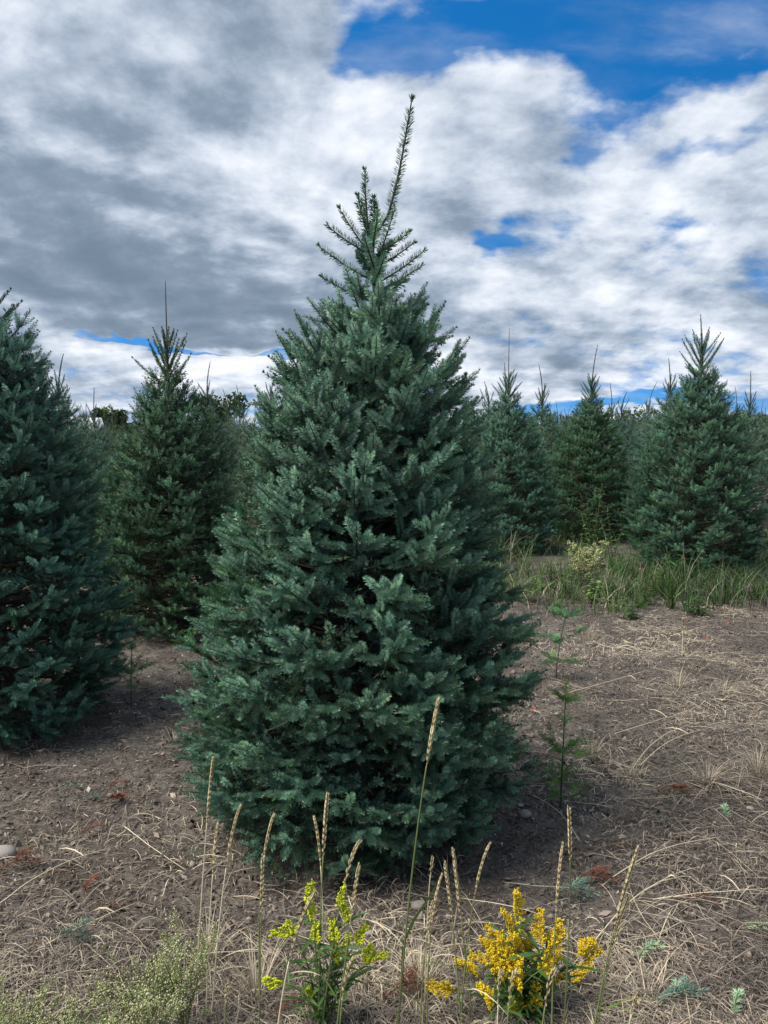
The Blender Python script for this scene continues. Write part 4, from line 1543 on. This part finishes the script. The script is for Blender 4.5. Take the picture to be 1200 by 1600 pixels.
def pale_weed(px, Y, h, spread, label, seed, tone_lo=0.35, nstem=7, big=1.0):
    """many-branched weed full of small greenish white flower heads"""
    r = np.random.default_rng(seed)
    X = (px - CX) / F * Y * 1.12
    root = thing('flowering_weed', (X, Y, gzf(X, Y)), label, 'weed', 'pale flowered weeds')
    heads = []
    for i in range(nstem):
        a = i * 2.4 + r.random()
        ht = h * r.uniform(0.6, 1.05)
        o_ = spread * r.uniform(0.15, 1)
        tip = np.array((math.cos(a) * o_, math.sin(a) * o_ * 0.7, ht))
        pts = bez((0, 0, -.02), (tip[0] * .3, tip[1] * .3, ht * .6), tip, 8)
        G = Geo()
        tube(G, pts, np.linspace(0.0022, 0.0008, 8), 5, 0, (0.5, .5, .5))
        for j in range(14):
            s = r.uniform(0.3, 1)
            p = np.array([np.interp(s, np.linspace(0, 1, 8), pts[:, q]) for q in range(3)])
            b_ = r.random() * 6.28
            ln = (1.15 - s) * h * r.uniform(0.25, 0.55)
            e = p + np.array((math.cos(b_) * ln * .75, math.sin(b_) * ln * .75, ln * .8))
            sp = curve(p, e, (0, 0, -ln * .08), 4)
            tube(G, sp, np.linspace(0.0010, 0.0005, 4), 3, 0, (0.6, .5, .5))
            for q in range(int(9 * big)):
                u = r.uniform(0.3, 1.05)
                heads.append(p + (e - p) * u + r.normal(0, 0.007, 3))
        obj('stem', G.mesh('stem', [M_GREENSTEM]), root)
    P = np.array(heads)
    n = len(P)
    oc = np.array([(1, 0, 0), (-1, 0, 0), (0, 1, 0), (0, -1, 0), (0, 0, 1.3), (0, 0, -1)], float)
    v = P[:, None] + oc[None] * (0.0024 * big * r.uniform(0.55, 1.2, n))[:, None, None] * r.uniform(0.7, 1.1, (n, 6, 1))
    fc = np.array([(0, 2, 4), (2, 1, 4), (1, 3, 4), (3, 0, 4), (2, 0, 5), (1, 2, 5), (3, 1, 5), (0, 3, 5)])
    f = (np.arange(n) * 6)[:, None, None] + fc[None]
    tn = np.repeat(np.clip(tone_lo + r.normal(0, 0.25, n), 0, 1), 6)
    G = Geo()
    G.add(v.reshape(-1, 3), f.reshape(-1, 3), 0, np.stack([tn, tn, tn], 1))
    obj('flower_heads', G.mesh('flower_heads', [M_PALE]), root, kind='stuff')
    lm = [leaf_mesh(0.03 * q, 0.004 * q, M_LEAF, r, tn=0.8) for q in (0.8, 1.0, 1.3)]
    for i in range(26):
        a = r.random() * 6.28
        z = h * r.uniform(0.15, 0.75)
        o_ = spread * 0.5 * r.random()
        obj('leaf', lm[i % 3], root, (math.cos(a) * o_, math.sin(a) * o_ * .7, z), quat_to((math.cos(a), math.sin(a), 0.8)))


for i, (px, Y, h, sp, lb) in enumerate((
        (20, 1.80, 0.22, 0.17, 'pale flowered weed in the bottom corner of the photo'),
        (105, 1.74, 0.20, 0.17, 'pale flowered weed, second from the bottom corner'),
        (185, 1.78, 0.22, 0.16, 'pale flowered weed in the middle of its row at the bottom edge'),
        (250, 1.84, 0.27, 0.15, 'tall pale flowered weed next to the leaning stalks'),
        (300, 1.90, 0.31, 0.11, 'pale flowered weed reaching up among the leftmost stalks'))):
    pale_weed(px, Y, h, sp, lb, 700 + i, 0.48, 9, 1.2)
pale_weed(884, 7.75, 0.52, 0.30, 'pale bushy seeding weed in the green strip before the olive fir', 720, 0.45, 9, 3.0)


def tall_weed(px, base_py, h, label, seed, nst=3, leafL=0.10, leafW=0.018, nl=26, mat=None, tn=0.5, spread=0.12):
    r = np.random.default_rng(seed)
    X, Y = ground_at(px, base_py)
    root = thing('tall_weed', (X, Y, gzf(X, Y)), label, 'weed', 'leafy weeds between the rows')
    lm = [leaf_mesh(leafL * q, leafW * q, mat or M_LEAF, r, tn=min(1, tn + 0.25 * (q - 1)), droop=0.5) for q in (0.6, 0.85, 1.1)]
    for i in range(nst):
        ht = h * (1.0 if i == 0 else r.uniform(0.55, 0.9))
        tip = np.array((r.normal(0, spread), r.normal(0, spread), ht))
        pts = bez((r.normal(0, .02), r.normal(0, .02), -.03), (tip[0] * .4, tip[1] * .4, ht * .6), tip, 9)
        G = Geo()
        tube(G, pts, np.linspace(0.005, 0.0016, 9), 5, 0, (0.4, .5, .5))
        st = obj('stem', G.mesh('stem', [M_GREENSTEM]), root)
        for q in range(nl):
            s = 0.1 + 0.9 * (q + r.random()) / nl
            p = [float(np.interp(s, np.linspace(0, 1, 9), pts[:, u])) for u in range(3)]
            a = q * 2.4 + r.random()
            obj('leaf', lm[r.integers(3)], st, p, quat_to((math.cos(a), math.sin(a), r.uniform(0.2, 1.0)), r.normal(0, .3)), 1.15 - 0.6 * s)


tall_weed(925, 888, 1.02, 'tallest leafy weed in the gap before the olive fir', 800, 5, 0.13, 0.020, 26)
tall_weed(955, 890, 0.75, 'leafy weed just right of the tallest weed', 801, 4, 0.13, 0.020, 22)
tall_weed(898, 905, 0.55, 'slender weed left of the tallest weed', 802, 4, 0.11, 0.018, 20)
tall_weed(925, 945, 0.30, 'bright yellow-green leafy plant low in the weedy strip', 803, 5, 0.075, 0.045, 12, None, 1.0, 0.10)
tall_weed(980, 905, 0.40, 'dark leafy weed between the bright plant and the broad fir', 804, 5, 0.10, 0.022, 18, None, 0.1)
tall_weed(1095, 960, 0.26, 'low dark green leafy weed in front of the broad fir', 805, 5, 0.09, 0.024, 18, None, 0.0, 0.12)
tall_weed(820, 940, 0.30, 'leafy weed against the right flank of the big fir', 806, 4, 0.09, 0.018, 18, None, 0.4)
tall_weed(1040, 925, 0.42, 'weed with thin stems behind the pale broad-bladed grass', 807, 4, 0.10, 0.016, 18, None, 0.4)
tall_weed(955, 955, 0.20, 'small pale yellow flowered plant low in the weedy strip', 808, 4, 0.06, 0.016, 14, None, 0.9)
tall_weed(288, 1003, 0.16, 'small green weed in the shade under the dark fir', 809, 4, 0.08, 0.035, 10, None, 0.5)
tall_weed(1155, 925, 0.30, 'leafy weed under the skirt of the broad fir at its right', 810, 4, 0.09, 0.018, 16, None, 0.3)
tall_weed(985, 968, 0.20, 'low bushy dark weed at the front of the weedy strip', 811, 6, 0.07, 0.02, 18, None, 0.0, 0.10)


rw = np.random.default_rng(830)
for i in range(16):
    px_, py_ = 812 + (i * 61.8 + rw.uniform(0, 30)) % 268, rw.uniform(885, 952)
    tall_weed(px_, py_, rw.uniform(0.22, 0.5), 'knee-high leafy weed in the green strip beyond the open soil', 840 + i, 4,
              rw.uniform(0.07, 0.12), rw.uniform(0.010, 0.022), 12, M_LEAF if i % 3 else M_GRASS, rw.uniform(0.0, 0.7), 0.09)


# ------------------------------------------------------------------ fir seedlings
def seedling(base, tip, whorls, label, seed, color, sl=0.10):
    r = np.random.default_rng(seed)
    X, Y = ground_at(*base)
    z = gzf(X, Y)
    root = thing('fir_seedling', (X, Y, z), label, 'fir seedling', 'self-sown fir seedlings')
    T = at_y(tip[0], tip[1], Y) - (X, Y, z)
    pts = bez((0, 0, -0.02), (T[0] * .2, 0, T[2] * .5), T, 8)
    G = Geo()
    tube(G, pts, np.linspace(0.0045, 0.0018, 8), 6, 0, (0.2, .5, .5))
    needles(G, pts[3:], UP, 500, 0.018, 0.0022, 0.5, r, full=True)
    obj('stem', G.mesh('stem', FIR_MATS), root, color=color)
    for s, n, ln, el in whorls:
        p = np.array([np.interp(s, np.linspace(0, 1, 8), pts[:, q]) for q in range(3)])
        a0 = r.random() * 6
        for i in range(n):
            a = a0 + i * 6.283 / n + r.normal(0, .2)
            e = math.radians(el + r.normal(0, 8))
            d = np.array((math.cos(a) * math.cos(e), math.sin(a) * math.cos(e), math.sin(e)))
            L = ln * r.uniform(.8, 1.15)
            G = Geo()
            twig(G, p, d, UP, L, r, Lod(900, 0.021, 0.0024, 4))
            obj('shoot', G.mesh('shoot', FIR_MATS), root, color=color)


seedling((876, 1262), (884, 1092), ((0.98, 6, 0.095, 28), (0.78, 2, 0.06, 30), (0.52, 4, 0.15, 18), (0.25, 4, 0.13, 10), (0.12, 3, 0.10, 5)),
         'small bright green fir seedling with a whorled top beside the big fir', 900, (1.5, 1.35, 0.6))
seedling((868, 1062), (884, 962), ((0.97, 5, 0.13, 15), (0.6, 4, 0.20, 5), (0.3, 4, 0.16, 0)),
         'thin drooping fir seedling farther back beside the big fir', 901, (0.8, 0.95, 0.7))
seedling((205, 1108), (206, 1012), ((0.97, 5, 0.10, 35), (0.6, 4, 0.15, 20), (0.35, 2, 0.10, 10)),
         'thin fir seedling in the shade beside the edge fir', 902, (1.0, 1.1, 0.8))

# ------------------------------------------------------------------ cut sprigs lying about
FRESH = [(40, 1.0)]


def sprig_mesh(L, seed, mat, branched):
    r = np.random.default_rng(seed)
    G = Geo()
    lod = Lod(620, 0.020, 0.0030, 4, False)
    pts = curve((-L / 2, 0, 0.010), (L / 2, 0, 0.014), (0, L * 0.08, 0.012), 6)
    tube(G, pts, np.linspace(0.0026, 0.0012, 6), 5, 0, (0.4, .5, .5))
    needles(G, pts, UP, lod.dens, lod.nl, lod.nw, 0.1, r)
    if branched:
        for s, sg in ((2, 1), (2, -1), (3, 1), (3, -1)):
            d = np.array((0.8, sg * 0.7, 0.05))
            q = pts[s]
            pp = curve(q, q + d * L * 0.35, (0, 0, 0.003), 4)
            tube(G, pp, np.linspace(.0015, .0009, 4), 4, 0, (0.4, .5, .5))
            needles(G, pp, UP, lod.dens, lod.nl, lod.nw, 0.1, r)
    return G.mesh('sprig', [M_TWIG, mat, M_BUD])


SPR = {(m_, b_): sprig_mesh(0.095 if not b_ else 0.15, 950 + i, M_RUST if m_ else M_NEEDLE, b_) for i, (m_, b_) in enumerate(((0, 0), (0, 1), (1, 0), (1, 1)))}
SPRIGS = [  # px, py, rust, branched, angle, label
    (108, 1241, 0, 0, 0.2, 'silvery fir sprig on the shaded soil left of the big fir'),
    (145, 1256, 0, 0, -0.5, 'second silvery sprig just behind the reddish heap'),
    (185, 1239, 1, 0, 0.9, 'small pink-brown sprig next to the silvery ones'),
    (175, 1265, 1, 1, 0.1, 'long rust sprig below the silvery ones'),
    (147, 1305, 1, 0, 0.8, 'rust sprig standing on the bare soil, upper of the three at the left'),
    (90, 1384, 1, 0, 0.1, 'rust sprig lying flat left of the upright rust one'),
    (146, 1396, 1, 0, 1.5, 'upright-lying rust sprig in the open left soil'),
    (167, 1432, 1, 0, 0.3, 'rust sprig just below the upright-lying one'),
    (30, 1362, 1, 1, 0.6, 'reddish branched sprig near the left photo edge'),
    (1030, 1297, 0, 0, -0.8, 'blue-green sprig out on the right soil'),
    (1135, 1282, 0, 0, 1.3, 'blue-green sprig farther right, standing on its twig'),
    (815, 1327, 1, 0, 0.1, 'faded pink sprig under the right skirt of the big fir'),
    (972, 1340, 1, 0, -0.5, 'faded pink sprig right of the tall stalk'),
    (930, 1395, 1, 1, 0.05, 'long rust sprig behind the golden flowers'),
    (895, 1412, 0, 1, -0.1, 'silver-green sprig just before the long rust one'),
    (1095, 1427, 1, 0, -0.15, 'salmon pink sprig on the straw at the right'),
    (1015, 1498, 0, 0, 0.5, 'small blue-green sprig in the straw right of the golden flowers'),
    (1150, 1585, 0, 0, 1.0, 'blue-green sprig at the bottom right edge'),
    (1065, 1572, 0, 1, 0.3, 'green sprig on a long twig near the bottom right'),
    (1190, 1460, 0, 0, -0.3, 'grey-blue sprig at the right photo edge'),
    (635, 1555, 1, 1, 0.4, 'rust sprig tangled in straw between the goldenrods'),
    (455, 1590, 1, 0, 0.7, 'rust sprig at the bottom edge by the lime goldenrod'),
    (250, 1545, 1, 0, 0.3, 'rust sprig in the straw behind the pale weeds'),
    (110, 1485, 0, 1, 0.05, 'grey faded sprig in the straw at the left'),
    (1055, 1246, 1, 1, -0.2, 'rust red twig lying below the thick pale tuft'),
]
for i, (px, py, ru, br_, an, lb) in enumerate(SPRIGS):
    X, Y = ground_at(px, py)
    t_ = thing('fir_sprig', (X, Y, gzf(X, Y) + 0.012), lb, 'fir sprig', 'fallen fir sprigs', an)
    obj('needles', SPR[(ru, br_)], t_, color=(1.35, 1.15, 1.75) if not ru else (1, 1, 1), quat=Quaternion((1, 0, 0), 0.25 * (i % 3 - 1)))


# ------------------------------------------------------------------ loose long straws, stones and red leaves
def long_straw(px0, px1, label, seed, w=0.0042, arch=0.02, tn=0.9, lift=0.015):
    r = np.random.default_rng(seed)
    a, b_ = np.array(ground_at(*px0)), np.array(ground_at(*px1))
    s = np.linspace(0, 1, 12)[:, None]
    p = a * (1 - s) + b_ * s
    nrm = np.array((-(b_ - a)[1], (b_ - a)[0]))
    p = p + nrm * 0.05 * np.sin(s * math.pi) * r.choice([-1, 1])
    z = gz(p[:, 0], p[:, 1])
    z = np.linspace(z[0], z[-1], 12) * 0.5 + np.maximum(z, z.mean()) * 0.5 + lift + arch * np.sin(s[:, 0] * math.pi)
    pts = np.concatenate([p, z[:, None]], 1)
    base = pts[0].copy()
    o = thing('straw_stalk', base, label, 'straw', 'single long straws on the soil')
    G = Geo()
    tube(G, pts - base, np.linspace(w, w * 0.5, 12) * 0.5, 5, 0, (tn, .5, .5))
    obj('stem', G.mesh('stem', [M_STRAW]), o)
    G = Geo()
    q = pts[8] - base
    lp = curve(q, q + np.array((r.normal(0, .06), r.normal(0, .06), -0.004)), (0, 0, .015), 4)
    ribbon(G, lp, [w * .6, w, w * .8, .0004], norm((0.3, 0.5, 0.6)), 0, (tn, .5, .5))
    obj('leaf_blade', G.mesh('leaf_blade', [M_STRAW]), o)


for i, (a, b_, lb) in enumerate((
        ((1020, 1418), (1198, 1398), 'long pale straw lying towards the right photo edge'),
        ((985, 1210), (1085, 1135), 'long bent straw pointing at the white pebble'),
        ((1000, 1200), (1110, 1145), 'second long straw beside the bent one'),
        ((700, 1545), (905, 1592), 'thick brown straw crossing in front of the golden flowers'),
        ((832, 1255), (905, 1325), 'pale straw slanting down from the fir seedling'),
        ((195, 1298), (290, 1365), 'straw slanting over the bare soil left of the big fir'),
        ((0, 1420), (180, 1330), 'long straw over the left soil'),
        ((60, 1500), (215, 1420), 'long straw lower over the left soil'),
        ((960, 1150), (1065, 1120), 'straw beyond the bent ones'),
        ((940, 1400), (1130, 1320), 'long grey straw over the right soil'),
        ((930, 1480), (1090, 1370), 'grey straw crossing the right soil below the other'),
        ((870, 1090), (1010, 1050), 'grey straw behind the fir seedling'))):
    long_straw(a, b_, lb, 1000 + i)


def pebble(px, py, s, label, seed, tn):
    r = np.random.default_rng(seed)
    X, Y = ground_at(px, py)
    t = (1 + 5 ** .5) / 2
    v = np.array([(-1, t, 0), (1, t, 0), (-1, -t, 0), (1, -t, 0), (0, -1, t), (0, 1, t), (0, -1, -t), (0, 1, -t), (t, 0, -1), (t, 0, 1), (-t, 0, -1), (-t, 0, 1)], float)
    f = [(0, 11, 5), (0, 5, 1), (0, 1, 7), (0, 7, 10), (0, 10, 11), (1, 5, 9), (5, 11, 4), (11, 10, 2), (10, 7, 6), (7, 1, 8), (3, 9, 4), (3, 4, 2), (3, 2, 6), (3, 6, 8),
         (3, 8, 9), (4, 9, 5), (2, 4, 11), (6, 2, 10), (8, 6, 7), (9, 8, 1)]
    v = v / np.linalg.norm(v[0]) * r.uniform(.8, 1.15, (12, 1)) * (1.2, 0.9, 0.7) * s
    G = Geo()
    G.add(v, f, 0, (tn, .5, .5))
    me = G.mesh('pebble', [M_STONE], True)
    o = obj('pebble', me, None, (X, Y, gzf(X, Y) + s * 0.25))
    md = o.modifiers.new('round', 'SUBSURF')
    md.levels = md.render_levels = 2
    tag(o, label, 'pebble', 'pebbles on the soil')


for i, (px, py, s, tn, lb) in enumerate(((1088, 1090, 0.018, 1.0, 'whitish pebble out on the right soil'), (1172, 1270, 0.018, 0.6, 'round grey pebble near the right photo edge'),
                                         (655, 1418, 0.032, 0.35, 'brown stone at the foot of the big fir'), (577, 1460, 0.018, 0.4, 'small brown stone above the lime goldenrod'),
                                         (117, 1200, 0.012, 0.9, 'tiny pale pebble in the left shade'), (4, 1338, 0.06, 0.5, 'pale flat stone at the left photo edge'),
                                         (820, 1280, 0.03, 0.3, 'dark stone under the right skirt of the big fir'))):
    pebble(px, py, s, lb, 1100 + i, tn)

for i, (px, py, lb) in enumerate(((1135, 978, 'red fallen leaf on the soil before the broad fir'), (830, 1117, 'red fallen leaf beside the right flank of the big fir'),
                                  (1100, 1005, 'second red leaf a little nearer than the first'))):
    r = np.random.default_rng(1200 + i)
    X, Y = ground_at(px, py)
    o = obj('fallen_leaf', leaf_mesh(0.035, 0.022, M_REDLEAF, r, 0.3, -0.2, 'fallen_leaf', r.random()), None, (X, Y, gzf(X, Y) + 0.018), quat_to((0.8, 0.3, 0.35)))
    tag(o, lb, 'leaf', 'red fallen leaves')
